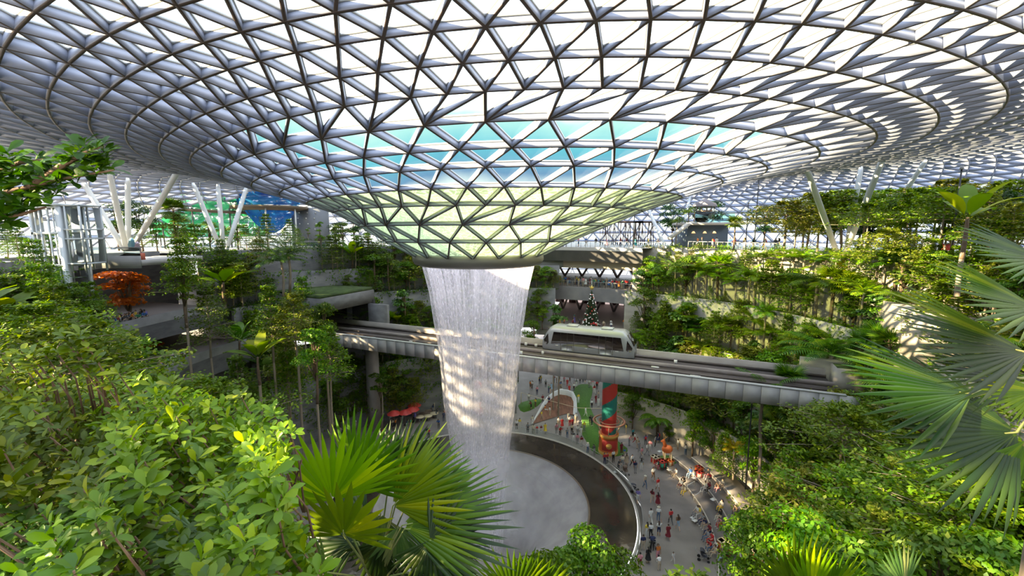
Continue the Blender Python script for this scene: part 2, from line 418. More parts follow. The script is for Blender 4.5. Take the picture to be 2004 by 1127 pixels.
# -------------------------------------------------- green turf
turf_m = mat('green_turf', (0.055, 0.14, 0.018), 0.95, col2=(0.10, 0.22, 0.03), scale=6)
def patch(name, pts, z, m, h=0.03, label=None, cat=None):
    P = [atz(*p, z)[:2] for p in pts]
    c = np.mean(P, axis=0); n = len(P)
    P2 = []                                  # rounded outline
    for i in range(n):
        a, b, d = P[i-1], P[i], P[(i+1) % n]
        P2 += [b*.75 + a*.25, b*.75 + d*.25]
    P = P2; n = len(P)
    mb = MB(); V = [[*p, z+h] for p in P] + [[*p, z-.05] for p in P]
    mb.add(V, [list(range(n))] + [[i, n+i, n+(i+1) % n, (i+1) % n] for i in range(n)])
    o = mb.build(name, m); return tag(o, label, cat)
patch('turf_mat', [(1128,752),(1118,775),(1128,795),(1140,822),(1136,845),(1150,868),(1160,886),(1190,894),(1217,892),(1232,880),(1215,868),(1196,852),(1178,838),(1162,815),(1153,790),(1160,768),(1158,752)], 0, turf_m, label='winding strip of bright green turf running from the striped pillar away under the viaduct', cat='turf')
patch('turf_mat', [(1012,790),(1020,808),(1040,803),(1058,790),(1062,780),(1040,782)], 0, turf_m, label='small round patch of green turf behind the waterfall, left of the white arch', cat='turf')
patch('turf_mat', [(1285,893),(1292,905),(1310,912),(1322,908),(1330,900),(1310,890)], 0.42, turf_m, label='small green turf mat under the reindeer figure', cat='turf')
# -------------------------------------------------- the falling water
WPROF = [(-3.35, 5.98), (-6.3, 5.3), (-9.6, 4.87), (-11.9, 4.5), (-14.9, 4.25), (-18.2, 4.05), (-23.5, 3.35), (-28, 2.95), (-31, 2.7), (-36, 2.5)]
def watermat(name, base, amp, cut, seed, fuzz=0.35):
    m = bpy.data.materials.new(name); nt, out = nodes_of(m)
    tc = N(nt, 'TexCoord'); sp = N(nt, 'SeparateXYZ'); nt.links.new(tc.outputs['Object'], sp.inputs[0])
    at2 = N(nt, 'Math', operation='ARCTAN2'); nt.links.new(sp.outputs['Y'], at2.inputs[0]); nt.links.new(sp.outputs['X'], at2.inputs[1])
    ax = N(nt, 'Math', operation='MULTIPLY'); ax.inputs[1].default_value = 5.0; nt.links.new(at2.outputs[0], ax.inputs[0])
    cb = N(nt, 'CombineXYZ'); nt.links.new(ax.outputs[0], cb.inputs[0]); nt.links.new(sp.outputs['Z'], cb.inputs[1]); cb.inputs[2].default_value = seed
    def noise(sx, sz, sc, det):
        mp = N(nt, 'Mapping'); mp.inputs['Scale'].default_value = (sx, sz, 1); nt.links.new(cb.outputs[0], mp.inputs[0])
        z = N(nt, 'TexNoise'); z.inputs['Scale'].default_value = sc; z.inputs['Detail'].default_value = det; nt.links.new(mp.outputs[0], z.inputs['Vector']); return z
    s1 = noise(5.0, .10, 1.0, 2)     # long threads
    s2 = noise(6.0, 2.2, 1.0, 3)     # beads
    s3 = noise(.5, .09, 1.0, 2)      # broad veils
    r1 = ramp(nt, [(.47, (0, 0, 0)), (.66, (1, 1, 1))]); nt.links.new(s1.outputs['Fac'], r1.inputs[0])
    r2 = ramp(nt, [(.52, (0, 0, 0)), (.68, (1, 1, 1))]); nt.links.new(s2.outputs['Fac'], r2.inputs[0])
    r3 = ramp(nt, [(.35, (0, 0, 0)), (.65, (1, 1, 1))]); nt.links.new(s3.outputs['Fac'], r3.inputs[0])
    a1 = N(nt, 'Math', operation='MULTIPLY_ADD'); a1.inputs[1].default_value = amp; a1.inputs[2].default_value = base; nt.links.new(r1.outputs[0], a1.inputs[0])
    a2 = N(nt, 'Math', operation='MULTIPLY_ADD'); a2.inputs[1].default_value = amp * 1.1; nt.links.new(r2.outputs[0], a2.inputs[0]); nt.links.new(a1.outputs[0], a2.inputs[2])
    a3 = N(nt, 'Math', operation='MULTIPLY_ADD'); a3.inputs[1].default_value = amp * .5; nt.links.new(r3.outputs[0], a3.inputs[0]); nt.links.new(a2.outputs[0], a3.inputs[2])
    al = N(nt, 'Math', operation='MINIMUM'); al.inputs[1].default_value = .92; nt.links.new(a3.outputs[0], al.inputs[0])
    t = N(nt, 'BsdfTransparent'); d = N(nt, 'BsdfDiffuse'); d.inputs[0].default_value = (.95, .90, .97, 1); tl = N(nt, 'BsdfTranslucent'); tl.inputs[0].default_value = (.95, .92, .97, 1)
    m1 = N(nt, 'MixShader'); m1.inputs[0].default_value = .5; nt.links.new(d.outputs[0], m1.inputs[1]); nt.links.new(tl.outputs[0], m1.inputs[2])
    m2 = N(nt, 'MixShader'); nt.links.new(al.outputs[0], m2.inputs[0]); nt.links.new(t.outputs[0], m2.inputs[1]); nt.links.new(m1.outputs[0], m2.inputs[2])
    nt.links.new(m2.outputs[0], out.inputs[0]); return m
wf = empty('waterfall', (AX, AY, H), label='tall round curtain of white falling water dropping from the glass funnel into the pool', cat='waterfall')
mb = MB(); mb.lathe([(r_, z_) for z_, r_ in WPROF], 160); mb.build('outer_sheet', watermat('falling_water', .10, .32, .5, 0.0), wf, smooth=True)
mb = MB(); mb.lathe([(r_ * .93 - .1 * (z_ / -20), z_) for z_, r_ in WPROF], 160); mb.build('inner_sheet', watermat('falling_water_inner', .04, .24, .5, 7.0), wf, smooth=True)

m = bpy.data.materials.new('spray'); nt, out = nodes_of(m)
lw_ = N(nt, 'LayerWeight'); lw_.inputs['Blend'].default_value = .5; tc = N(nt, 'TexCoord'); nz = N(nt, 'TexNoise'); nz.inputs['Scale'].default_value = .35; nz.inputs['Detail'].default_value = 4; nt.links.new(tc.outputs['Object'], nz.inputs['Vector'])
iv = N(nt, 'Math', operation='SUBTRACT'); iv.inputs[0].default_value = 1.0; nt.links.new(lw_.outputs['Facing'], iv.inputs[1])
pw = N(nt, 'Math', operation='POWER'); pw.inputs[1].default_value = 1.6; nt.links.new(iv.outputs[0], pw.inputs[0])
r_ = ramp(nt, [(.3, (.02, .02, .02)), (.75, (.5, .5, .52))]); nt.links.new(nz.outputs['Fac'], r_.inputs[0])
ml_ = N(nt, 'Math', operation='MULTIPLY'); nt.links.new(pw.outputs[0], ml_.inputs[0]); nt.links.new(r_.outputs[0], ml_.inputs[1])
t_ = N(nt, 'BsdfTransparent'); d_ = N(nt, 'BsdfTranslucent'); d_.inputs[0].default_value = (.9, .88, .95, 1); d2_ = N(nt, 'BsdfDiffuse'); d2_.inputs[0].default_value = (.9, .88, .95, 1)
mx_ = N(nt, 'MixShader'); nt.links.new(d_.outputs[0], mx_.inputs[1]); nt.links.new(d2_.outputs[0], mx_.inputs[2]); m2_ = N(nt, 'MixShader'); nt.links.new(ml_.outputs[0], m2_.inputs[0]); nt.links.new(t_.outputs[0], m2_.inputs[1]); nt.links.new(mx_.outputs[0], m2_.inputs[2]); nt.links.new(m2_.outputs[0], out.inputs[0])
mb = MB(); mb.lathe([(.2, -16), (3.4, -18), (4.6, -21), (4.8, -25), (5.6, -28), (6.4, -30.5), (6.0, -31.5)], 64); mb.build('spray', m, wf, smooth=True)
mb = MB(); mb.lathe([(.2, -22), (2.6, -23), (4.0, -26), (7.0, -29.4), (9.4, -30.9), (9.0, -31.6)], 64); mb.build('spray', m, wf, smooth=True)
# ================================================================ elevated people-mover track and its car
RT = np.stack([TU3 := np.array([TU[0], TU[1], 0]), np.array([TV[0], TV[1], 0]), np.array([0, 0, 1.0])], 1)   # local (s, v, z) -> world
def tloc(s, v, z=0): p = TO + TU * s + TV * v; return (p[0], p[1], z)
TANG = math.atan2(TU[1], TU[0])
conc = mat('track_concrete', (0.26, 0.215, 0.20), 0.75, col2=(0.33, 0.28, 0.26), scale=0.8)
track_dark = mat('track_bed_dark', (0.075, 0.06, 0.055), 0.7, col2=(0.12, 0.095, 0.085), scale=1.0, stretch=(.2, 2, 1))
panel_m = mat('panel_grey', (0.36, 0.345, 0.345), 0.6, 0.0, col2=(0.40, 0.385, 0.38), scale=0.3)
coping_m = mat('coping_white', (0.55, 0.54, 0.53), 0.4)
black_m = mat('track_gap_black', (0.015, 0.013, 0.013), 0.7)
white_m = mat('marker_white', (0.8, 0.78, 0.75), 0.5)
vd = empty('viaduct', (TO[0], TO[1], 16.0), TANG, label='grey panelled elevated track crossing the valley behind the waterfall', cat='viaduct')
S0, S1 = -41, 39
mb = MB(); mb.box((S0, -3.45, -.45), (S1, 3.6, 0.0)); mb.build('deck', track_dark, vd)
mb = MB(); mb.box((S0, -3.3, -1.35), (S1, 3.3, -.5)); mb.build("girder", mat('girder_dark', (0.10, 0.095, 0.09), 0.8), vd)
mb = MB()
s_ = S0
while s_ < S1:
    mb.box((s_ + .015, -3.72, -1.22), (s_ + 1.485, -3.6, .5)); s_ += 1.5
mb.box((S0, -3.6, -1.2), (S1, -3.5, .48), 1)
mb.build('cladding', [panel_m, black_m], vd)
mb = MB(); mb.box((S0, -3.76, .5), (S1, -3.36, .6)); mb.build('coping', coping_m, vd)
mb = MB(); mb.box((S0, -3.3, 0), (S1, -2.95, .02), 1); mb.box((S0, -2.95, 0), (S1, -2.6, .30)); mb.build('guide_beam', [conc, black_m], vd)
mb = MB(); mb.box((S0, -1.3, 0), (S1, -1.15, .14)); mb.build('guide_rail', mat('guide_rail_steel', (.2, .17, .16), .4, .6), vd)
mb = MB(); mb.box((S0, .15, 0), (S1, .5, .42)); mb.build('centre_barrier', conc, vd)
mb = MB(); mb.box((S0, 3.45, -1.2), (S1, 3.75, .85)); mb.build('far_barrier', mat('far_barrier_concrete', (.40, .35, .32), .7, col2=(.46, .41, .37), scale=.6), vd)
mb = MB(); mb.box((S0, 3.05, .0), (S1, 3.2, .3)); mb.build('guide_rail', MATS['guide_rail_steel'], vd)
for s_, v_, l_, z_ in ((2.0, -.5, .7, .02), (-3.0, -.5, .6, .02), (9.6, -.4, .25, .35), (11.0, -1.9, .9, .02), (14.2, -2.1, .6, .02), (18.2, -1.9, .9, .02), (22.3, -.3, .8, .02), (26.3, -1.8, 1.0, .02), (24.5, 2.2, .35, .3), (6.2, 2.6, .3, .35), (7.6, 2.6, .3, .3), (-9.0, -1.5, .5, .02), (-15.0, -1.9, .5, .02), (30, -2.0, .9, .02), (7.2, -1.6, .35, .4)):
    mb = MB(); mb.box((s_, v_, 0), (s_ + l_, v_ + .22, z_ + .08)); mb.build('signal_box', white_m, vd)
for px_, v_ in ((742, -.4),):
    s_ = -16.2
    mb = MB(); mb.box((s_ - 3.3, 1.6, -16.0), (s_ - 2.1, 3.2, -1.36)); mb.build("pier", mat('pier_concrete', (.27, .25, .23), .75, col2=(.33, .30, .28), scale=.6), vd)
# ---- the car
silver = mat('car_silver', (0.36, 0.37, 0.39), 0.3, 0.3)
carglass = mat('car_window_dark', (0.035, 0.025, 0.025), 0.08, 0.0, spec=0.7)
tr = empty('train_car', tloc(14.8, 1.9, 16.12), TANG, label='silver driverless train car with a long dark window band on the elevated track', cat='train')
def top(s):
    a = abs(s); return float(np.interp(a, [0, 4.15, 4.6, 5.15, 5.42, 5.5], [3.3, 3.3, 3.05, 2.3, 1.75, 1.5]))
def hw(s): return float(np.interp(abs(s), [0, 4.6, 5.5], [1.32, 1.32, 1.08]))
secs = [-5.5, -5.42, -5.15, -4.85, -4.6, -4.35, -4.15, -3, -1.5, 0, 1.5, 3, 4.15, 4.35, 4.6, 4.85, 5.15, 5.42, 5.5]
mb = MB(); V = []
for s_ in secs:
    t_, w = top(s_), hw(s_); sh = min(2.55, t_ - .35)
    prof = [(-w + .1, .28), (-w, .4), (-w, 1.05), (-w, sh), (-w + .12, sh + (t_ - sh) * .55), (-w + .42, t_ - .06), (0, t_), (w - .42, t_ - .06), (w - .12, sh + (t_ - sh) * .55), (w, sh), (w, 1.05), (w, .4), (w - .1, .28)]
    V += [[s_, p, z] for p, z in prof]
k = 13; F = []
for i in range(len(secs) - 1):
    for j in range(k): F.append([i*k+j, i*k+(j+1) % k, (i+1)*k+(j+1) % k, (i+1)*k+j][::-1])
F.append(list(range(k))); F.append([(len(secs)-1)*k+j for j in range(k)][::-1])
mb.add(V, F); mb.build('body', silver, tr)
for sg in (-1, 1):
    w = 1.325 * sg
    def side(name, pts, m, off=.012, par=tr):
        q = MB(); q.add([[a, w + sg * off, b] for a, b in pts] + [[a, w - sg * .03, b] for a, b in pts], [list(range(len(pts)))] + [[i, (i+1) % len(pts), len(pts)+(i+1) % len(pts), len(pts)+i] for i in range(len(pts))]); return q.build(name, m, par)
    win = side('side_window', [(-4.35, 1.1), (4.35, 1.1), (4.0, 2.62), (-4.0, 2.62)], carglass)
    for a in (-3.1, -2.3, -1.5, 1.5, 2.3, 3.1):
        side('door_seam' if abs(a) != 2.3 else 'door_edge', [(a - .03, .5), (a + .03, .5), (a + .03, 2.6), (a - .03, 2.6)], mat('door_seam_dark', (.08, .07, .07), .4), .02)
    for a0, a1 in ((-2.95, -1.65), (1.65, 2.95)):
        side('door', [(a0, .5), (a1, .5), (a1, 1.06), (a0, 1.06)], silver, .02)
    for e in (-1, 1):
        qn = MB(); pts = [(4.72, 2.35), (4.62, 1.25), (4.85, .95), (5.25, 1.15), (5.3, 1.5)]
        f_ = [[e * a, sg * (hw(a) + .014), b] for a, b in pts]; g_ = [[e * a, sg * (hw(a) - .05), b] for a, b in pts]
        qn.add(f_ + g_, [list(range(5))] + [[i, (i+1) % 5, 5+(i+1) % 5, 5+i] for i in range(5)]); qn.build('quarter_window', carglass, tr)
    for a in (-3.6, 0.0, 3.6):
        side('lamp_strip', [(a - .18, .98), (a + .18, .98), (a + .18, 1.05), (a - .18, 1.05)], white_m, .02)
for e in (-1, 1):
    q = MB(); f_ = [[e * 4.72, -.95, 2.98], [e * 4.72, .95, 2.98], [e * 5.47, .92, 1.72], [e * 5.47, -.92, 1.72]]
    q.add(f_ + [[a - e * .06, b, c - .06] for a, b, c in f_], [[0,1,2,3], [7,6,5,4], [0,4,5,1], [1,5,6,2], [2,6,7,3], [3,7,4,0]]); q.build('windscreen', carglass, tr)
for a in (-2.6, 1.6):
    q = MB(); q.box((a, -.55, 3.27), (a + 1.3, .55, 3.42)); q.build('roof_unit', mat('roof_unit_grey', (.55, .56, .57), .4, .3), tr)
for a in (-3.6, 3.6):
    for b in (-1.0, 1.0):
        q = MB(); an = np.arange(20) * 2 * PI / 20
        q.tube([[a, b - .14, .36], [a, b + .14, .36]], .36, 20); q.build('wheel', black_m, tr)
# ================================================================ galleries, bridges, columns and other fixed things round the valley
def polar(phi_deg, r, z=0.0): a = math.radians(phi_deg); return np.array([AX + r*math.cos(a), AY + r*math.sin(a), z])
def strip(mb, p0, p1, off, z0, z1, n=24, m=0, r=None):
    pts = [polar(p, (R5(math.radians(p)) + off) if r is None else r) for p in np.linspace(p0, p1, n + 1)]
    V = []; F = []
    for i, p in enumerate(pts): V += [[p[0], p[1], z0], [p[0], p[1], z1]]
    for i in range(n): F.append([2*i, 2*i+2, 2*i+3, 2*i+1])
    mb.add(V, F, m); return pts
def balustrade(name, p0, p1, off, z, label, r=None, n=24, h=1.05, group=None):
    o = empty(name, polar((p0+p1)/2, r or R5(math.radians((p0+p1)/2)) + off, z), label=label, cat='balustrade', group=group)
    def loc(mb): mb.V = [v - np.array(o.location) for v in mb.V]; return mb
    mb = MB(); strip(mb, p0, p1, off, z + .05, z + h - .05, n, r=r); loc(mb).build('glass_panel', rail_glass, o)
    mb = MB(); pts = [polar(p, (R5(math.radians(p)) + off) if r is None else r, z + h) for p in np.linspace(p0, p1, n + 1)]
    mb.tube(pts, .05, 6); loc(mb).build('handrail', rail_steel, o)
    mb = MB(); mb.box((-.03, -.03, 0), (.03, .03, h)); first = mb.build('post', rail_steel, o); me = first.data
    for i, p in enumerate(pts):
        q = first if i == 0 else bpy.data.objects.new('post', me)
        if i: link(q, o)
        q.location = (p[0] - o.location[0], p[1] - o.location[1], 0)
    return o
gallery_grey = mat('gallery_fascia_grey', (0.20, 0.19, 0.20), 0.7, col2=(0.25, 0.24, 0.24), scale=.5)
gallery_beige = mat('gallery_beige', (0.42, 0.36, 0.29), 0.7)
pale_edge = mat('deck_edge_pale', (0.55, 0.52, 0.47), 0.6)
floor_pink = mat('gallery_floor', (0.34, 0.28, 0.26), 0.6)
def slab(name, r0, r1, zt, zb, p0, p1, mats, mid=None, n=30):
    mb = MB(); a0, a1 = math.radians(p0), math.radians(p1)
    mid = zb if mid is None else mid
    mb.lathe([(r1, zt), (r0, zt)], n, 2, c=(AX, AY), a0=a0, a1=a1)
    mb.lathe([(r0, zt), (r0, mid)], n, 0, c=(AX, AY), a0=a0, a1=a1)
    mb.lathe([(r0, mid), (r0 + .15, mid), (r0 + .15, zb), (r1, zb)], n, 1, c=(AX, AY), a0=a0, a1=a1)
    return tag(mb.build(name, mats), kind='structure')
# far opening between the planted slopes
slab('floor_bridge', 37.5, 60, 27.9, 25.3, 47, 82, [pale_edge, gallery_grey, deck_stone], 27.3)
slab('floor_bridge_soffit', 39.4, 60, 25.28, 23.9, 47, 82, [gallery_beige, gallery_beige, gallery_beige])
slab('floor_gallery_upper', 38.5, 66, 20.4, 17.9, 47, 82, [gallery_grey, gallery_grey, floor_pink])
slab('floor_gallery_lower', 33.5, 66, 13.0, 11.9, 52, 76, [gallery_grey, gallery_grey, floor_pink])
balustrade('glass_balustrade', 40, 81, -.1 if False else 0, 27.9, 'long glass balustrade along the top bridge beyond the funnel', r=37.7, n=30)
balustrade('glass_balustrade', 48, 80, 0, 20.4, 'glass balustrade along the crowded gallery under the top bridge', r=38.8, n=20)
steel_brown = mat('truss_steel', (0.20, 0.16, 0.15), 0.5, 0.2)
for zf, zt, rr_, lab in ((20.4, 23.9, 58, 'dark steel zigzag truss behind the crowd on the upper gallery'), (13.0, 17.9, 56, 'tall dark steel zigzag truss behind the decorated tree')):
    o = empty('zigzag_truss', polar(64, rr_, zf), label=lab, cat='truss')
    q = np.linspace(48, 80, 17); mbs = MB()
    for i in range(16):
        a = polar(q[i], rr_, zf if i % 2 else zt); b = polar(q[i+1], rr_, zt if i % 2 else zf)
        m2 = MB(); m2.beam(a - np.array(o.location), b - np.array(o.location), .45, .45); m2.build('diagonal', steel_brown, o)
    m2 = MB(); m2.tube([polar(p, rr_, zt - .25) - np.array(o.location) for p in q], .25, 6); m2.build('top_chord', steel_brown, o)
mb = MB(); strip(mb, 47, 82, 0, 13.0, 17.9, 24, r=65.5); tag(mb.build('wall_gallery_lower', mat('shopfront_glow', (.55, .42, .40), .5, col2=(.75, .66, .64), scale=.35, stretch=(1, 1, .2), emit=(1.0, .80, .76), estr=.55)), kind='structure')  # emission added to brighten this shaded back wall, no lamp stands behind it
for p in np.linspace(49, 79, 11):
    c = polar(p, 64.9, 13.0); mb = MB(); mb.box((-1.1, -.1, 0), (1.1, .1, 2.6), R=Matrix.Rotation(math.radians(p) - PI/2, 3, 'Z'), T=c)
    o = mb.build('shop_door', mat('shop_door_dark', (.10, .06, .06), .2)); tag(o, kind='structure')
# left opening
balc = mat('balcony_floor', (.17, .14, .13), .6)
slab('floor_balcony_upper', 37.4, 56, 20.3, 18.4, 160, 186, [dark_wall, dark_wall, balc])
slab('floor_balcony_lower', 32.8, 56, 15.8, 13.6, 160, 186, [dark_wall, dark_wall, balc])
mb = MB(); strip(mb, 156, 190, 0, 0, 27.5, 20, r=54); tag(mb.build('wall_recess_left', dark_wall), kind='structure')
for r_, z_, lb in ((37.5, 20.3, 'dark stone parapet of the upper balcony at far left, people leaning on it'), (32.9, 15.8, 'dark stone parapet of the lower balcony at far left, people standing behind it')):
    mb = MB(); a0, a1 = math.radians(161), math.radians(185); mb.lathe([(r_-.05, z_-1.9), (r_-.05, z_+.95), (r_+.35, z_+.95), (r_+.35, z_)], 24, c=(AX, AY), a0=a0, a1=a1)
    tag(mb.build('parapet', mat('parapet_dark', (.17, .165, .17), .7, col2=(.22, .215, .22), scale=.8)), lb, 'parapet')
mb = MB(); strip(mb, 172, 181, 0, 15.8, 18.3, 8, r=47); tag(mb.build('wall_red_lit', mat('red_plaster', (.42, .07, .05), .6, col2=(.3, .05, .04), scale=1)), kind='structure')
mb = MB(); strip(mb, 182, 187, 0, 20.3, 27, 8, r=50); tag(mb.build('wall_beige_left', mat('beige_plaster', (.52, .38, .26), .6)), kind='structure')
# tunnel mouth on the left
tun = mat('tunnel_stone', (0.13, 0.125, 0.13), 0.8, col2=(0.18, 0.175, 0.18), scale=.8, stretch=(1, 1, 2))
def tbox(name, s0, s1, v0, v1, z0, z1, m):
    mb = MB(); mb.box((s0, v0, z0), (s1, v1, z1), R=RT, T=(TO[0], TO[1], 0)); return tag(mb.build(name, m), kind='structure')
tbox('wall_tunnel_far', -20.6, -17.0, 3.9, 4.5, 12, 19.6, tun)
tbox('wall_tunnel_far_inner', -60, -20.6, 5.2, 5.6, 12, 20.0, black_m)  # tunnel darkness put into the colour: inner wall black, not stone
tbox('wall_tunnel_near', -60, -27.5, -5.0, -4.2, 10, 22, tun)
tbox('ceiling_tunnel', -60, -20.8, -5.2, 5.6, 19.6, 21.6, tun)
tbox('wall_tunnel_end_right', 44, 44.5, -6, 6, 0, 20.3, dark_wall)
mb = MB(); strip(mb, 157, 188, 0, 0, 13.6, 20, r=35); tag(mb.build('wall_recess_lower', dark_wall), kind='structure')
tbox('wall_tunnel_end', -58, -57.5, -5, 5, 12, 23, black_m)  # black too, the shade inside the tunnel painted as wall colour
tbox('ground_tunnel_top', -60, -21, -5, 5.5, 21.6, 22.0, soil)
tbox('wall_tunnel_right_far', 37, 60, 4.4, 5.2, 8, 17.5, pale_wall)
tbox('ceiling_tunnel_right', 43, 60, -5, 5, 20.3, 24.2, pale_wall)
# glass lift tower
lift = empty('lift_tower', at(136, 600, 43.5) * np.array([1, 1, 0]) + np.array([0, 0, 8.0]), label='tall glass lift tower with white frame rising beside the left balconies', cat='lift')
lw = mat('lift_white_steel', (0.62, 0.66, 0.68), 0.4, 0.1); lg = clear('lift_glass', (0.88, 0.91, 0.92), 0.12, 0.05)
lx, ly, lz = lift.location
HT = 25.2
for i, (x, y, w) in enumerate(((-1.35, -1.2, .2), (1.45, -1.2, .42), (-1.35, 1.2, .2), (1.35, 1.2, .25), (-.45, -1.25, .12), (.35, -1.25, .12), (-.9, -1.25, .08), (.85, -1.25, .08))):
    mb = MB(); mb.box((x - w/2, y - w/2, 0), (x + w/2, y + w/2, HT)); mb.build('mast', lw, lift)
for z in (.2, 5, 9.8, 14.6, 19.4, 22.5, HT - .2):
    mb = MB(); mb.box((-1.4, -1.3, z), (1.4, -1.15, z + .22)); mb.box((-1.4, 1.15, z), (1.4, 1.3, z + .22)); mb.box((-1.42, -1.2, z), (-1.28, 1.2, z + .22)); mb.box((1.28, -1.2, z), (1.42, 1.2, z + .22)); mb.build('cross_frame', lw, lift)
mb = MB(); mb.box((-1.32, -1.18, 0), (1.32, 1.18, HT)); mb.build('glass_shaft', lg, lift)
mb = MB(); mb.box((-1.6, -1.5, HT), (1.7, 1.5, HT + .22)); mb.build('roof_plate', lw, lift)
mb = MB(); mb.box((-.9, -.8, 9), (.9, .8, 11.4)); cab = mb.build('cabin', mat('lift_cabin_dark', (.16, .16, .18), .3, .3), lift)
mb = MB(); mb.tube([(.5, 0, .3), (.5, 0, HT - .5)], .3, 10); mb.build('hoist_rail', mat('lift_rail_grey', (.3, .3, .32), .4, .4), lift)
for dx in (2.0, 3.35):
    for dy in (-1.2, 1.0):
        mb = MB(); mb.box((dx - .07, dy - .07, 18.9), (dx + .07, dy + .07, HT + .1)); mb.build('landing_post', lw, lift)
for z in (19.6, 22.0, 22.9, HT):
    mb = MB(); mb.box((1.5, -1.28, z), (3.42, 1.06, z + .14)); mb.build('landing_frame', lw, lift)
mb = MB(); mb.box((1.6, -1.2, 19.7), (3.35, 1.0, HT - .1)); mb.build('landing_glass', lg, lift)
# lookout deck beside it
ld = empty('lookout_deck', (at(228, 505, 46)[0], 46, 27.2), label='grey boarded lookout deck with glass rail right of the lift tower', cat='deck')
mb = MB(); mb.box((-2.6, -.2, 0), (2.7, 9, .55)); mb.box((-2.65, -.32, -.25), (2.75, -.2, 1.05), 1); mb.build('platform', [deck_stone, mat('deck_boards_grey', (.30, .29, .28), .75, col2=(.36, .35, .34), scale=2, stretch=(.3, 1, 6))], ld)
mb = MB(); mb.box((-2.6, -.22, 1.05), (2.7, -.18, 1.9)); mb.build('glass_panel', rail_glass, ld)
mb = MB(); mb.box((-2.6, -.25, 1.9), (2.7, -.15, 1.96)); mb.build('handrail', rail_steel, ld)
def pine_board(px, w, h, col, lab, dy):
    o = empty('tree_ornament', (at(px, 480, 46)[0], 46 + dy, 27.75), label=lab, cat='ornament')
    mb = MB(); P = [(-.5, 0), (.5, 0), (.36, .22), (.46, .24), (.3, .5), (.38, .52), (.2, .78), (.26, .8), (0, 1.0), (-.26, .8), (-.2, .78), (-.38, .52), (-.3, .5), (-.46, .24), (-.36, .22)]
    n = len(P); V = [[x*w, -.12, .7 + z*h] for x, z in P] + [[x*w, .12, .7 + z*h] for x, z in P]
    mb.add(V, [list(range(n)), list(range(n, 2*n))[::-1]] + [[i, n+i, n+(i+1) % n, (i+1) % n] for i in range(n)]); mb.build('pine_shape', mat('ornament_' + lab.split()[0], col, .5), o)
    mb = MB(); mb.box((-.6*w, -.35, 0), (.6*w, .35, .72)); mb.build('planter_base', mat('ornament_red_base', (.55, .13, .07), .5), o)
pine_board(239, 1.0, 1.65, (.22, .50, .60), 'pale blue pine shaped ornament on a red base on the lookout deck', 1.2)
pine_board(253, .7, 1.25, (.62, .48, .56), 'small pink pine shaped ornament beside the blue one', 1.0)
# leaning tube columns carrying the roof
colm = mat('column_white_paint', (0.62, 0.65, 0.66), 0.4, 0.05)
def top_on_roof(px, py, d0, d1):
    for d in np.arange(d0, d1, .25):
        p = at(px, py, d)
        if p[2] >= roof_at(p[0], p[1]) - .5: return p
    return at(px, py, d1)
for bx, by, d0, tx, ty, dmax, lab in (
    (247, 484, 58, 160, 352, 74, 'leaning white tube column behind the lift, leftmost of its bundle'), (247, 484, 58.5, 213, 334, 74, 'white tube column of the left bundle leaning slightly left'),
    (250, 484, 60, 250, 345, 84, 'upright white tube column at the back of the left bundle'), (252, 484, 58, 352, 328, 78, 'white tube column of the left bundle leaning far right'),
    (432, 470, 66, 376, 355, 84, 'slim white tube column of the second bundle leaning left before the green net'), (436, 470, 66.5, 426, 358, 84, 'nearly upright white tube column before the green net'), (441, 470, 66, 484, 362, 84, 'white tube column of the second bundle leaning right towards the blue net'),
    (1642, 458, 58, 1576, 322, 78, 'white tube column above the right terraces leaning left'), (1658, 470, 60, 1686, 322, 80, 'slim upright white tube column above the right terraces'), (1656, 472, 57, 1733, 298, 76, 'thick white tube column above the right terraces leaning right'),
    (1700, 420, 66, 1816, 308, 84, 'long white tube column at far right leaning hard right'), (1305, 450, 74, 1258, 385, 90, 'pale tube column leaning under the right edge of the funnel'), (1330, 420, 88, 1352, 380, 96, 'thin pale tube column behind the palm left of the hut')):
    b = at(bx, by, d0); b[2] = 27.85; t = top_on_roof(tx, ty, d0 - 8, dmax)
    o = empty('tube_column', b, label=lab, cat='column', group='leaning tube columns under the roof')
    mb = MB(); v = t - b; u = v / np.linalg.norm(v); rad = .33 if by > 440 else .3
    mb.tube([u * .6, v * .35, v * .7, v - u * .8, v - u * .1], [rad * .9, rad, rad, rad * .9, rad * .45], 16); mb.build('shaft', colm, o, smooth=True)
    mb = MB(); mb.tube([(0, 0, 0), u * .75], [rad * .75, rad * .8], 12); mb.build('foot', mat('column_foot_grey', (.35, .36, .37), .5, .3), o)
# play nets on the far left of the top level
def netmat(name, c1, c2, holes, sc):
    m = bpy.data.materials.new(name); nt, out = nodes_of(m); tc = N(nt, 'TexCoord'); nz = N(nt, 'TexNoise'); nz.inputs['Scale'].default_value = sc; nz.inputs['Detail'].default_value = 4
    nt.links.new(tc.outputs['Object'], nz.inputs['Vector'])
    r = ramp(nt, [(.3, c1), (.7, c2)]); nt.links.new(nz.outputs['Fac'], r.inputs[0])
    d = N(nt, 'BsdfDiffuse'); tl = N(nt, 'BsdfTranslucent'); t = N(nt, 'BsdfTransparent'); nt.links.new(r.outputs[0], d.inputs[0]); nt.links.new(r.outputs[0], tl.inputs[0])
    a = N(nt, 'MixShader'); nt.links.new(d.outputs[0], a.inputs[1]); nt.links.new(tl.outputs[0], a.inputs[2])
    n2 = N(nt, 'TexNoise'); n2.inputs['Scale'].default_value = sc * 3; nt.links.new(tc.outputs['Object'], n2.inputs['Vector'])
    r2 = ramp(nt, [(holes, (.1, .1, .1)), (holes + .08, (.9, .9, .9))]); nt.links.new(n2.outputs['Fac'], r2.inputs[0])
    b = N(nt, 'MixShader'); nt.links.new(r2.outputs[0], b.inputs[0]); nt.links.new(t.outputs[0], b.inputs[1]); nt.links.new(a.outputs[0], b.inputs[2]); nt.links.new(b.outputs[0], out.inputs[0]); return m
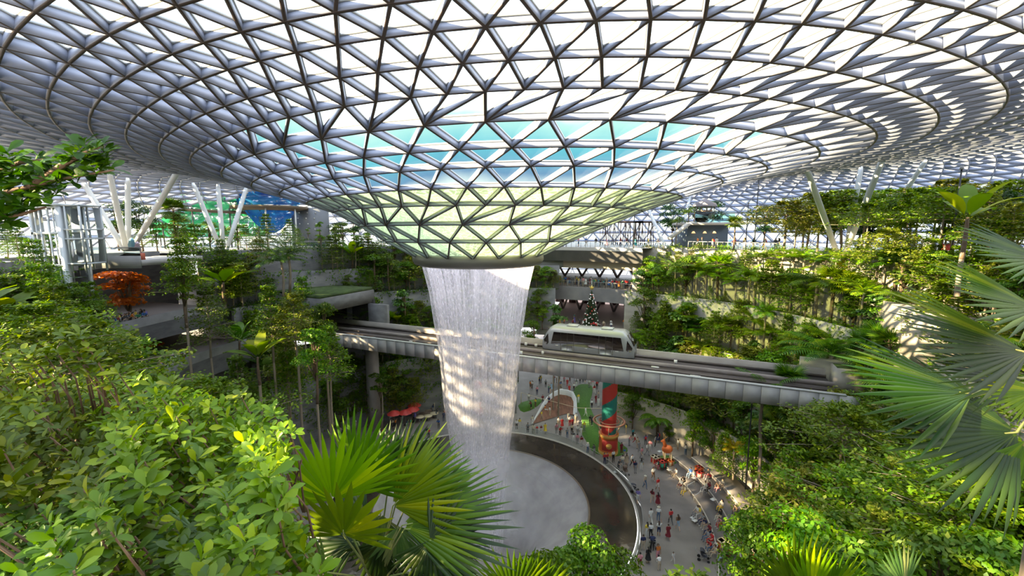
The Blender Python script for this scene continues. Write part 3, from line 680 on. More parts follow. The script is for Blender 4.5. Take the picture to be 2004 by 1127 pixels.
gc = at(420, 452, 86)
gn = empty('net_enclosure', (gc[0], gc[1], 27.9), label='tall translucent green net enclosure with leaf pattern behind the left tube columns', cat='play net')
mb = MB(); mb.lathe([(9.5, 2.0), (9.8, 5), (9.7, 8), (9.0, 11.2)], 60, a0=PI*.98, a1=PI*2.02); mb.build('green_net', netmat('green_net', (.02, .30, .10), (.06, .50, .20), .36, .5), gn)
mb = MB(); mb.tube([(9.9*math.cos(a), 9.9*math.sin(a), 7.2 + .9*math.sin(a*1.0 - 1)) for a in np.linspace(PI, 2*PI, 40)], .28, 6); mb.build('walkway_rim', mat('walkway_brown', (.12, .09, .06), .7), gn)
for a in np.linspace(PI*1.05, PI*1.95, 6):
    mb = MB(); mb.tube([(9.6*math.cos(a), 9.6*math.sin(a), 0), (9.8*math.cos(a), 9.8*math.sin(a), 7)], .12, 6); mb.build('post', mat('net_post_dark', (.1, .1, .11), .5), gn)
bc = at(532, 452, 84)
bn = empty('net_bowl', (bc[0], bc[1], 27.9), label='deep blue net bowl with a blue net canopy above a dark walkway, behind the palms', cat='play net')
blue = netmat('blue_net', (.01, .05, .28), (.03, .22, .45), .33, .5)
mb = MB(); mb.lathe([(.6, 2.6), (1.6, 3.2), (3.0, 4.8), (4.4, 6.8)], 40); mb.build('bowl', blue, bn)
mb = MB(); mb.lathe([(5.2, 7.6), (5.6, 9.4), (5.0, 11.2)], 40, a0=PI*.95, a1=PI*2.05); mb.build('canopy_net', blue, bn)
mb = MB(); mb.lathe([(4.3, 6.7), (6.6, 7.0), (6.6, 7.5), (4.3, 7.3)], 48); mb.build('walkway_ring', MATS['walkway_brown'], bn)
for a in (PI*1.1, PI*1.35, PI*1.62, PI*1.88):
    mb = MB(); mb.tube([(6.2*math.cos(a), 6.2*math.sin(a), 0), (6.2*math.cos(a), 6.2*math.sin(a), 7)], .16, 8); mb.build('post', colm, bn)
# dotted grey wall
gw = at(607, 440, 86); o = empty('dotted_wall', (gw[0], gw[1], 27.9), label='blank grey wall with rows of small round lamps right of the blue net', cat='wall')
mb = MB(); mb.box((-3.6, 0, 0), (3.6, .4, 7.4)); mb.build('panel', mat('dotted_wall_grey', (.22, .24, .27), .6), o)
for i in range(3):
    for j in range(4):
        mb = MB(); mb.tube([(-2.3 + i*1.6 + (j % 2)*.3, .02, 3.3 + j*1.05), (-2.3 + i*1.6 + (j % 2)*.3, -.12, 3.3 + j*1.05)], .13, 10); mb.build('lamp', mat('wall_lamp_pale', (.7, .72, .72), .3), o)
# pavilion on the right
pv = at(1382, 470, 78); o = empty('pavilion', (pv[0], pv[1], 27.9), label='blue grey pavilion with flat pale roof deck and a small round hut on top', cat='pavilion')
bluegrey = mat('pavilion_blue_grey', (.10, .14, .19), .5)
mb = MB(); mb.box((-3.4, 0, 0), (3.8, 6, 4.0)); mb.build('wall', bluegrey, o)
mb = MB(); mb.box((-3.9, -1.2, 4.0), (4.4, 6.4, 4.45)); mb.build('roof_deck', pale_edge, o)
mb = MB(); mb.beam((-3.7, -1.0, 4.2), (-7.0, -1.0, 1.6), 1.4, .45); mb.build('stair', pale_edge, o)
mb = MB(); mb.box((-2.6, -1.1, 4.45), (4.3, -1.05, 6.3)); mb.build('glass_rail', clear('pavilion_glass', (.6, .8, .78), .3), o)
for x in (-2.5, -.5, 1.2):
    mb = MB(); mb.tube([(x, -.4, 2.9), (x, -.4, 2.55)], [.14, .34], 12); mb.build('pendant_lamp', mat('pendant_warm', (.75, .55, .3), .5, emit=(1, .6, .25), estr=1.0), o)
h = empty('hut', (0, 0, 0)); COL.objects.unlink(h); bpy.data.objects.remove(h)
mb = MB(); mb.lathe([(1.3, 4.5), (1.3, 6.6)], 14, c=(.3, 2)); mb.build('hut_wall', mat('hut_wood', (.35, .22, .14), .6), o)
mb = MB(); mb.lathe([(2.1, 7.3), (1.9, 7.8), (.9, 8.3), (.15, 8.7), (0, 8.8)], 18, c=(.3, 2)); mb.lathe([(2.1, 7.3), (0, 7.3)], 18, c=(.3, 2)); mb.build('hut_roof', mat('hut_thatch_grey', (.27, .24, .25), .9), o)
for a in range(6):
    mb = MB(); mb.tube([(.3 + 1.7*math.cos(a), 2 + 1.7*math.sin(a), 4.5), (.3 + 1.7*math.cos(a), 2 + 1.7*math.sin(a), 7.35)], .07, 6); mb.build('hut_post', MATS['hut_wood'], o)
# far screen of dark lattice and red panel
for px, w, lab in ((1215, 8.5, 'dark brown lattice screen beyond the bridge right of the funnel foot'), (1262, 4.5, 'narrow dark brown lattice screen left of the slim palm')):
    p = at(px, 470, 92); o = empty('lattice_screen', (p[0], p[1], 27.9), label=lab, cat='screen')
    mb = MB()
    for i in range(int(w / .45)):
        x = -w/2 + i*.45; mb.beam((x, 0, 0), (x + random.uniform(-.5, .5), 0, 4.6), .1, .1); mb.beam((x, .1, 0), (x - random.uniform(-.9, .9), .1, 4.6), .09, .09)
    mb.build('lattice', mat('lattice_brown', (.10, .065, .05), .7), o)
    mb = MB(); mb.box((-w/2 - .3, -.1, 4.6), (w/2 + .3, .3, 5.0)); mb.build('top_beam', MATS['lattice_brown'], o)
# balustrades of the right-hand top level, in two runs
balustrade('glass_balustrade', 20, 39, .3, 28.05, 'glass balustrade on the top of the right terraces below the pavilion', n=18)
balustrade('glass_balustrade', 96, 150, .3, 28.05, 'dark glass balustrade along the top of the left terraces', n=30)
# white kiosks, red stand
kw = mat('kiosk_white', (.72, .74, .72), .5); kg = mat('kiosk_green', (.12, .42, .25), .5)
for px, lab, c in ((1782, 'white kiosk board with green top among the right trees', kg), (1815, 'plain white kiosk board right of the green topped one', kw)):
    p = at(px, 482, 47); o = empty('kiosk', (p[0], p[1], 27.9), label=lab, cat='kiosk')
    mb = MB(); mb.box((-.5, -.25, .2), (.5, .25, 2.1)); mb.build('board', kw, o)
    mb = MB(); mb.box((-.52, -.27, 1.65), (.52, .27, 2.12)); mb.build('header', c, o)
    mb = MB(); mb.box((-.55, -.3, 0), (.55, .3, .2)); mb.build('plinth', gallery_grey, o)
p = at(1853, 482, 46); o = empty('red_stand', (p[0], p[1], 27.9), label='small red stand with two stacked panels at the right end of the top level', cat='stand')
mb = MB(); mb.box((-.45, -.2, 0), (.45, .2, .85)); mb.build('lower_panel', mat('stand_red', (.62, .07, .05), .5), o); mb = MB(); mb.box((-.35, -.2, .9), (.5, .2, 1.6)); mb.build('upper_panel', MATS['stand_red'], o)
# stepped pale planter blocks at the right end of the track
for (px, py, d, w, h_, lab) in ((1662, 716, 43, 3.0, 1.6, 'pale stone planter block beside the right end of the track'), (1672, 684, 46, 2.6, 1.4, 'pale stone planter block behind and above the one by the track'), (1700, 655, 49, 3.0, 1.5, 'sunlit pale stone planter block third up the slope'), (1640, 636, 52, 3.6, 1.2, 'long pale planter wall under the dark opening')):
    p = at(px, py, d); o = empty('planter_block', (p[0], p[1], p[2] - h_), TANG, label=lab, cat='planter')
    mb = MB(); mb.box((-w/2, -1.5, -1), (w/2, 2.0, h_)); mb.build('wall', mat('planter_pale', (.34, .31, .29), .8, col2=(.42, .38, .35), scale=.8), o)
    mb = MB(); mb.box((-w/2 + .2, -1.3, h_), (w/2 - .2, 1.8, h_ + .05)); mb.build('soil', soil, o)
p = at(1645, 588, 55); o = empty('cave_opening', (p[0], p[1], p[2]), TANG, label='dark brown doorway opening in the right terraces behind the palms', cat='opening')
mb = MB(); mb.box((-2.6, -1, -1.0), (2.6, 1.5, 1.9)); mb.build('dark_recess', mat('recess_dark', (.035, .012, .012), .8), o); mb = MB(); mb.box((-3, -1.6, 1.9), (3.6, 1.6, 2.6)); mb.build('lintel', pale_wall, o)
# decorated christmas tree
ct = at(1156, 652, 79); o = empty('decorated_tree', (ct[0], ct[1], 13.0), label='tall dark green decorated tree with white baubles and a yellow star beyond the train', cat='decorated tree')
mb = MB(); mb.lathe([(.0, 0.2), (1.75, .5), (1.25, 2.1), (1.4, 2.1), (.85, 3.9), (1.0, 3.9), (.4, 5.6), (.5, 5.6), (0, 7.2)], 20); mb.build('foliage', mat('tree_dark_green', (.02, .045, .02), .9, col2=(.05, .085, .035), scale=4, bump=1.0), o)
mb = MB(); mb.tube([(0, 0, 0), (0, 0, .6)], .3, 8); mb.build('trunk', steel_brown, o)
bau = mat('bauble_white', (.9, .85, .82), .3); baur = mat('bauble_red', (.6, .08, .06), .3)
sph = bpy.data.meshes.new('bauble')
import bmesh
bm_ = bmesh.new(); bmesh.ops.create_icosphere(bm_, subdivisions=2, radius=.14); bm_.to_mesh(sph); bm_.free(); sph.materials.append(bau)
for i in range(70):
    z = random.uniform(.7, 6.6); r_ = 1.72 * (1 - z / 7.3) + .05; a = random.uniform(PI, 2*PI)
    b = bpy.data.objects.new('bauble', sph); link(b, o); b.location = (r_*math.cos(a), r_*math.sin(a), z)
    if i % 4 == 0: b.material_slots[0].link = 'OBJECT'; b.material_slots[0].material = baur
mb = MB(); st_ = [(.55*(1 if i % 2 == 0 else .42)*math.sin(i*PI/5), .55*(1 if i % 2 == 0 else .42)*math.cos(i*PI/5)) for i in range(10)]
mb.add([[x, -.08, 7.6 + z] for x, z in st_] + [[x, .08, 7.6 + z] for x, z in st_], [list(range(10)), list(range(10, 20))[::-1]] + [[i, 10+i, 10+(i+1) % 10, (i+1) % 10] for i in range(10)]); mb.build('star', mat('star_gold', (.85, .6, .12), .4), o)
# lamp posts on the top level and along the slope
for px, py, d, hh, lab in ((1476, 482, 66, 10, 'tall thin dark lamp post on the right terraces behind the round palm'), (1870, 425, 40, 4.2, 'thin grey lamp post among the trees at far right'), (1460, 470, 74, 6, 'short dark lamp post right of the pavilion'), (1240, 470, 76, 7.5, 'slim pole rising beside the slender palm by the bridge'), (1583, 1000, 30, 3.2, 'black lamp post standing in the shrubs at lower right'), (1463, 905, 43, 6.5, 'dark lamp post behind the steps beside the yellow palm')):
    p = at(px, py, d); o = empty('lamp_post', p, label=lab, cat='lamp post')
    mb = MB(); mb.tube([(0, 0, -3), (0, 0, hh)], [.09, .06], 8); mb.build('pole', mat('lamp_dark', (.05, .055, .06), .5, .5), o)
    mb = MB(); mb.tube([(0, 0, hh), (0, 0, hh + .3)], [.16, .12], 10); mb.build('lamp_head', mat('lamp_head_grey', (.3, .3, .3), .4), o)
# ================================================================ plants of the valley
L_tier = leafmat('leaf_tiered', (.055, .10, .012), (.10, .16, .022), (.19, .23, .04))
L_tier2 = leafmat('leaf_tiered_deep', (.045, .092, .014), (.085, .15, .024), (.16, .20, .04))
L_olive = leafmat('leaf_olive', (.10, .125, .025), (.15, .17, .04), (.24, .23, .07))
L_dark = leafmat('leaf_dark', (.012, .035, .010), (.025, .065, .015), (.05, .10, .025))
L_bright = leafmat('leaf_bright', (.07, .15, .015), (.13, .23, .025), (.28, .33, .04))
L_palm = leafmat('leaf_palm', (.065, .13, .014), (.12, .195, .022), (.25, .28, .04), trans=.3)
L_palmd = leafmat('leaf_palm_deep', (.028, .065, .012), (.055, .11, .018), (.11, .16, .03), trans=.3)
L_yellow = leafmat('leaf_yellow', (.30, .26, .02), (.45, .36, .03), (.2, .24, .03))
L_copper = leafmat('leaf_copper', (.22, .05, .015), (.36, .10, .025), (.45, .16, .05))
L_gloss = leafmat('leaf_broad_blue_green', (.035, .075, .02), (.075, .13, .035), (.16, .22, .09), rough=.35)
bark = mat('bark_pale', (.22, .17, .12), .85, col2=(.32, .26, .2), scale=3, stretch=(1, 1, .3))
bark_d = mat('bark_brown', (.10, .065, .04), .9, col2=(.16, .11, .07), scale=3)
def leafquads(C, Nn, size, asp=.5, r=None):
    r = r or rng
    n = len(C); Nn = Nn / (np.linalg.norm(Nn, axis=1)[:, None] + 1e-9)
    a = r.normal(size=(n, 3)); u = a - Nn * (a * Nn).sum(1)[:, None]; u /= np.linalg.norm(u, axis=1)[:, None]; v = np.cross(Nn, u)
    L = (size * r.uniform(.7, 1.3, n))[:, None]; Wd = L * asp
    V = np.stack([C - u*L*.5, C + v*Wd*.5 + u*L*.08, C + u*L*.5 - Nn*L*.12, C - v*Wd*.5 + u*L*.08], 1).reshape(-1, 3)
    return V, np.arange(4*n).reshape(n, 4)
def trunk(mb, h, r0, r1, bend=.2, n=7):
    z = np.linspace(0, h, 6); a = rng.uniform(0, 6.28)
    off = bend * np.sin(z / h * PI * .9)
    P = np.stack([off*math.cos(a), off*math.sin(a), z], 1); P[0, 2] = -.3
    mb.tube(P, np.linspace(r0, r1, 6), n); return P
def proto(name, parts, label=None):
    e = bpy.data.objects.new(name, None); return e, parts
PROTO = {}
def register(kind, objs): PROTO.setdefault(kind, []).append(objs)      # objs: list of (part name, mesh, height)
def mesh_only(mb, nm, m):
    o = mb.build(nm, m); me = o.data; bpy.data.objects.remove(o); return me
def tiered(h, spread, lf, layers=7, first=.34, bk=None, nl=1500, lsz=.23):
    spread *= 1.25; nl = int(nl*1.7); layers += 2; mt = MB(); P = trunk(mt, h*.97, .11, .03, .15)
    C = []; Nn = []
    per = nl // layers
    for k in range(layers):
        t = k / (layers - 1); z = h*(first + (1-first)*t*.98); rad = spread * (1 - .72*t**1.3) * rng.uniform(.8, 1.1)
        nb = rng.integers(5, 8); a0 = rng.uniform(0, 6.28)
        px = np.interp(z, P[:, 2], P[:, 0]); py = np.interp(z, P[:, 2], P[:, 1])
        for b in range(nb):
            a = a0 + b*2*PI/nb + rng.uniform(-.3, .3); L = rad*rng.uniform(.6, 1.1)
            mt.tube([(px, py, z-.15), (px + L*.5*math.cos(a), py + L*.5*math.sin(a), z - .02), (px + L*.9*math.cos(a), py + L*.9*math.sin(a), z + .03)], [.035, .022, .008], 5)
            n = max(8, per // nb); t_ = rng.uniform(.12, 1, n)**.7; wd = .42 * L * np.sin(t_ * PI * .85 + .25)
            s = rng.uniform(-1, 1, n) * wd
            C.append(np.stack([px + L*t_*math.cos(a) - s*math.sin(a), py + L*t_*math.sin(a) + s*math.cos(a), z + rng.normal(0, .13, n) + .08*(1-t_)*L*.3 - .05*(s/(wd+.01))**2], 1))
            nn = rng.normal(0, .5, (n, 3)); nn[:, 2] = 1; Nn.append(nn)
    C = np.concatenate(C); Nn = np.concatenate(Nn); V, F = leafquads(C, Nn, lsz, .55)
    ml = MB(); ml.add(V, F)
    return [('trunk', mesh_only(mt, 'trunk', bk or bark), h), ('crown', mesh_only(ml, 'crown', lf), h)]
def bushy(h, spread, lf, trunk_h=.4, blobs=9, nl=2000, lsz=.2, bk=None, rt=.13, asp=.55):
    mt = MB(); P = trunk(mt, h*.8, rt, rt*.4, .2); C = []; Nn = []
    for b in range(blobs):
        a = rng.uniform(0, 6.28); t = rng.uniform(0, 1); z = h*(trunk_h + (1 - trunk_h)*(.1 + .8*t)); q = spread*(.75*math.sin(PI*(.15 + .8*t)))*rng.uniform(.3, 1)
        c = np.array([q*math.cos(a), q*math.sin(a), z]); rr = spread*rng.uniform(.32, .5)
        mt.tube([(0, 0, h*trunk_h*.9), c*np.array([.6, .6, 1]) - [0, 0, rr*.5], c], [rt*.45, rt*.25, .01], 5)
        n = nl // blobs; d = rng.normal(size=(n, 3)); d /= np.linalg.norm(d, axis=1)[:, None]; d[:, 2] = np.abs(d[:, 2])*.9 - .25
        C.append(c + d*rr*rng.uniform(.55, 1.05, n)[:, None]*np.array([1, 1, .75])); nn = d + rng.normal(0, .5, (n, 3)); nn[:, 2] += .6; Nn.append(nn)
    V, F = leafquads(np.concatenate(C), np.concatenate(Nn), lsz, asp); ml = MB(); ml.add(V, F)
    return [('trunk', mesh_only(mt, 'trunk', bk or bark_d), h), ('crown', mesh_only(ml, 'crown', lf), h)]
def frond(mb, base, az, el, L, nleaf, wleaf, lleaf, droop):
    """feather leaf: arching midrib with two rows of leaflets"""
    n = 9; t = np.linspace(0, 1, n); e = el - droop*t**1.4
    st = L/(n-1); dr = np.stack([np.cos(e)*math.cos(az), np.cos(e)*math.sin(az), np.sin(e)], 1)
    P = base + np.concatenate([[np.zeros(3)], np.cumsum(dr[:-1]*st, 0)])
    mb.tube(P, np.linspace(.028, .006, n), 4, cap=False)
    side = np.array([-math.sin(az), math.cos(az), 0.0])
    for sg in (-1, 1):
        tt = np.linspace(.16, 1.0, nleaf); B = np.stack([np.interp(tt, t, P[:, i]) for i in range(3)], 1); D = np.stack([np.interp(tt, t, dr[:, i]) for i in range(3)], 1)
        ll = lleaf*np.sin(np.clip(tt*1.02, 0, 1)*PI*.82 + .35)
        dirn = side*sg*.85 + D*.5; dirn = dirn/np.linalg.norm(dirn, axis=1)[:, None]
        Tp = B + dirn*ll[:, None]; Tp[:, 2] -= ll*.38
        M = B + dirn*ll[:, None]*.5; M[:, 2] += ll*.02
        w = D*wleaf
        V = np.stack([B - w*.4, M - w, Tp, M + w, B + w*.4], 1).reshape(-1, 3)
        mb.add(V, np.arange(5*nleaf).reshape(nleaf, 5))
def palm(h, nf, L, lf, droop=1.5, trunk_r=.1, bk=None, wl=.045, ll=.62, nl=20, el=(.2, 1.35)):
    mt = MB(); P = trunk(mt, h, trunk_r*1.3, trunk_r, .15, 9); ml = MB()
    for i in range(nf):
        frond(ml, np.array([P[-1, 0], P[-1, 1], h]), i*2.4 + rng.uniform(-.2, .2), rng.uniform(*el), L*rng.uniform(.8, 1.1), nl, wl, ll, droop*rng.uniform(.8, 1.15))
    return [('trunk', mesh_only(mt, 'trunk', bk or bark), h + L*.55), ('crown', mesh_only(ml, 'crown', lf), h + L*.55)]
def fan(mb, hub, fwd, nrm, R, nseg, spread, split=.58, fold=.16, droop=.25, jit=.06, m=0):
    """fan leaf: pleated blades joined near the hub, free pointed tips"""
    fwd = fwd/np.linalg.norm(fwd); nrm = nrm - fwd*(nrm @ fwd); nrm /= np.linalg.norm(nrm); sd = np.cross(nrm, fwd)
    da = spread/nseg
    for i in range(nseg):
        a = -spread/2 + (i + .5)*da; r_ = R*(1 - .18*abs(2*a/spread)**2)*rng.uniform(1-jit, 1+jit)
        dv = fwd*math.cos(a) + sd*math.sin(a); pv = -fwd*math.sin(a) + sd*math.cos(a)
        hw_ = math.tan(da/2)
        rows = []
        for t in (0.05, .3, split, .5*(1 + split) + .04, 1.0):
            w = r_*t*hw_ if t <= split else r_*split*hw_*(1 - (t-split)/(1-split))**.7 + .001
            c = hub + dv*r_*t - nrm*R*droop*(t**2.6)*(.6 + .4*abs(math.sin(i*12.9))) + nrm*R*.05*abs(a)*0
            rows.append((c - pv*w - nrm*w*fold*3, c, c + pv*w - nrm*w*fold*3))
        V = [p for row in rows for p in row]
        F = []
        for k in range(4):
            for j in range(2): F.append([3*k+j, 3*k+j+1, 3*k+4+j, 3*k+3+j])
        mb.add(V, F, m)
def fanpalm(h, nleaf, R, lf, nseg=22, pet=.8):
    mt = MB(); P = trunk(mt, h, .12, .1, .05, 9); ml = MB()
    for i in range(nleaf):
        az = i*2.4; el = rng.uniform(-.35, 1.35); d = np.array([math.cos(el)*math.cos(az), math.cos(el)*math.sin(az), math.sin(el)])
        b = np.array([P[-1, 0], P[-1, 1], h]); hb = b + d*pet*rng.uniform(.7, 1.1)
        mt.tube([b, hb], [.018, .012], 4); up = np.array([-math.sin(el)*math.cos(az), -math.sin(el)*math.sin(az), math.cos(el)])
        fan(ml, hb, d, up, R*rng.uniform(.85, 1.1), nseg, 3.6, .5, .16, .3)
    return [('trunk', mesh_only(mt, 'trunk', bark_d), h + R), ('crown', mesh_only(ml, 'crown', lf), h + R)]
def banana(h, n, L, lf):
    mt = MB(); trunk(mt, h*.45, .12, .08, .05); ml = MB()
    for i in range(n):
        az = i*2.4; el = rng.uniform(.5, 1.35); t = np.linspace(0, 1, 8); e = el - 1.0*t**1.6; dr = np.stack([np.cos(e)*math.cos(az), np.cos(e)*math.sin(az), np.sin(e)], 1)
        P = np.array([0, 0, h*.4]) + np.concatenate([[np.zeros(3)], np.cumsum(dr[:-1]*L/7, 0)]); s = np.array([-math.sin(az), math.cos(az), 0]); w = L*.15*np.sin(np.clip((t-.18)/.82, 0, 1)*PI)**.6
        V = np.concatenate([P - s*w[:, None] + [0, 0, .05], P, P + s*w[:, None] + [0, 0, .05]]); F = [[j*8+k, j*8+k+1, (j+1)*8+k+1, (j+1)*8+k] for j in range(2) for k in range(7)]; ml.add(V, F)
    return [('stem', mesh_only(mt, 'stem', bark_d), h), ('leaves', mesh_only(ml, 'leaves', lf), h)]
def shrub(h, sp, lf, n=700, lsz=.16):
    ml = MB(); d = rng.normal(size=(n, 3)); d /= np.linalg.norm(d, axis=1)[:, None]; d[:, 2] = np.abs(d[:, 2])
    C = d*np.array([sp, sp, h])*rng.uniform(.5, 1.0, n)[:, None]*(1 + .25*np.sin(d[:, :1]*7 + d[:, 1:2]*5)); V, F = leafquads(C, d + rng.normal(0, .5, (n, 3)) + [0, 0, .4], lsz, .5); ml.add(V, F)
    mt = MB()
    for i in range(7): a = i*.9; mt.tube([(0, 0, -.2), (.4*sp*math.cos(a), .4*sp*math.sin(a), h*.7)], [.03, .012], 4)
    return [('stems', mesh_only(mt, 'stems', bark_d), h), ('foliage', mesh_only(ml, 'foliage', lf), h)]
for i in range(3): register('tier', tiered(7, 2.3, L_tier, 7, nl=1700))
for i in range(3): register('tierdeep', tiered(7, 2.4, L_tier2, 8, .25, nl=1900))
for i in range(2): register('tierolive', tiered(6, 2.3, L_olive, 6, .4, nl=1500))
for i in range(2): register('wide', tiered(6, 4.2, L_tier, 4, .62, nl=2600, lsz=.24))
register('wideolive', tiered(6, 4.0, L_olive, 4, .6, nl=2400, lsz=.24))
for i in range(2): register('bush', bushy(6.5, 2.2, L_tier2, .3, 12, 2400, .22))
register('bushbright', bushy(6.5, 2.0, L_bright, .3, 12, 2200, .22))
register('bushdark', bushy(8, 3.4, L_dark, .38, 14, 3200, .26)); register('bushdark', bushy(7, 3.0, L_dark, .3, 12, 2800, .26))
register('broad', bushy(5, 1.9, L_gloss, .2, 10, 700, .42, asp=.6))
for i in range(2): register('slim', bushy(8, 1.1, L_tier2, .55, 7, 900, .2, bk=bark, rt=.09))
for i in range(2): register('palm', palm(4.5, 15, 2.6, L_palm))
register('palmdeep', palm(3.6, 17, 3.0, L_palmd, 1.3))
register('palmtall', palm(7.5, 13, 2.4, L_palm, 1.6, .11))
register('palmyellow', palm(3.6, 11, 1.9, L_yellow, 1.5))
for i in range(2): register('fan', fanpalm(3.2, 22, 1.15, L_palmd))
register('fanbright', fanpalm(4.5, 22, 1.1, L_palm))
register('fern', palm(1.6, 16, 2.2, L_tier2, 1.7, .14, bark_d, .07, .5, 18, (.1, .8)))
register('banana', banana(4.2, 9, 2.6, L_palm)); register('banana', banana(3.6, 8, 2.4, L_gloss))
for i in range(2): register('shrub', shrub(1.1, 1.3, L_tier, 600))
register('shrubdeep', shrub(1.0, 1.4, L_dark, 600)); register('shrubbright', shrub(1.0, 1.3, L_bright, 600))
register('copper', bushy(6.4, 2.3, L_copper, .2, 14, 2400, .3))
INFO = {  # name, look, category, group
 'tier': ('tiered_tree', 'mid green flat tiered tree', 'tree'), 'tierdeep': ('tiered_tree', 'deep green flat tiered tree', 'tree'),
 'tierolive': ('tiered_tree', 'olive flat tiered tree', 'tree'), 'wide': ('spreading_tree', 'wide flat topped green tree', 'tree'), 'wideolive': ('spreading_tree', 'wide flat topped olive tree', 'tree'),
 'bush': ('leafy_tree', 'bushy green tree', 'tree'), 'bushbright': ('leafy_tree', 'bushy yellow green tree', 'tree'), 'bushdark': ('leafy_tree', 'rounded dark green tree', 'tree'),
 'broad': ('broadleaf_tree', 'broad leaved blue green tree', 'tree'), 'slim': ('slender_tree', 'slim pale trunked tree', 'tree'), 'palm': ('feather_palm', 'feather palm', 'palm'),
 'palmdeep': ('feather_palm', 'dark feather palm', 'palm'), 'palmtall': ('feather_palm', 'tall slim feather palm', 'palm'), 'palmyellow': ('feather_palm', 'yellow feather palm', 'palm'),
 'fan': ('fan_palm', 'dark fan palm', 'palm'), 'fanbright': ('fan_palm', 'bright green fan palm', 'palm'), 'fern': ('tree_fern', 'tree fern', 'fern'), 'banana': ('banana_plant', 'big leaved banana plant', 'plant'),
 'shrub': ('shrub', 'low green shrub', 'shrub'), 'shrubdeep': ('shrub', 'low dark shrub', 'shrub'), 'shrubbright': ('shrub', 'low yellow green shrub', 'shrub'), 'copper': ('copper_leaved_tree', 'copper red leaved tree', 'tree')}
PLANTED = []
HMAX = {'tier': 8, 'tierdeep': 8, 'tierolive': 7.5, 'wide': 7, 'wideolive': 7, 'bush': 7.5, 'bushbright': 7.5, 'bushdark': 9.5, 'broad': 5.5, 'slim': 10, 'palm': 6.5, 'palmdeep': 7.5, 'palmtall': 11, 'palmyellow': 4.5, 'fan': 5, 'fanbright': 7.5, 'fern': 4, 'banana': 5.5, 'copper': 7, 'shrub': 1.5, 'shrubdeep': 1.5, 'shrubbright': 1.5}
mb = MB(); mb.tube([(0, 0, 0), (.03, .02, .5), (0, 0, 1)], [.13, .11, .1], 8); STEM = mesh_only(mb, 'lower_trunk', bark)
def plant(kind, p, h, label=None, sx=None):
    v = random.choice(PROTO[kind]); hh = v[0][2]; nm, look, cat = INFO[kind]
    o = empty(nm, p, random.uniform(0, 6.28)); hc = min(h, HMAX[kind]); s = hc/hh; w = s if sx is None else s*sx
    for pn, me, _ in v:
        c = link(bpy.data.objects.new(pn, me), o); c.scale = (w, w, s); c.location = (0, 0, h - hc)
    if h - hc > .3:
        c = link(bpy.data.objects.new('lower_trunk', STEM), o); c.scale = (s, s, h - hc + .3); c.location = (0, 0, -.2)
    o['category'] = cat; PLANTED.append((o, kind, label)); return o
def T(kind, px, depth, py_top, label=None, zb=None, sx=None):
    best = None
    for dd in sorted(np.arange(-9, 9.5, .5), key=abs):
        d = depth + dd*(1 if depth > 30 else .5)
        t = at(px, py_top, d); z = terrain(t[0], t[1]) if zb is None else zb
        h = t[2] - z
        if zb is not None or 1.8 < h < HMAX[kind]: best = (t, z, h); break
        if h > 1.8 and (best is None or h < best[2] - 2): best = (t, z, h)
    if best is None: best = (t, z, 2.0)
    t, z, h = best
    return plant(kind, (t[0], t[1], z), max(.8, h), label, sx)
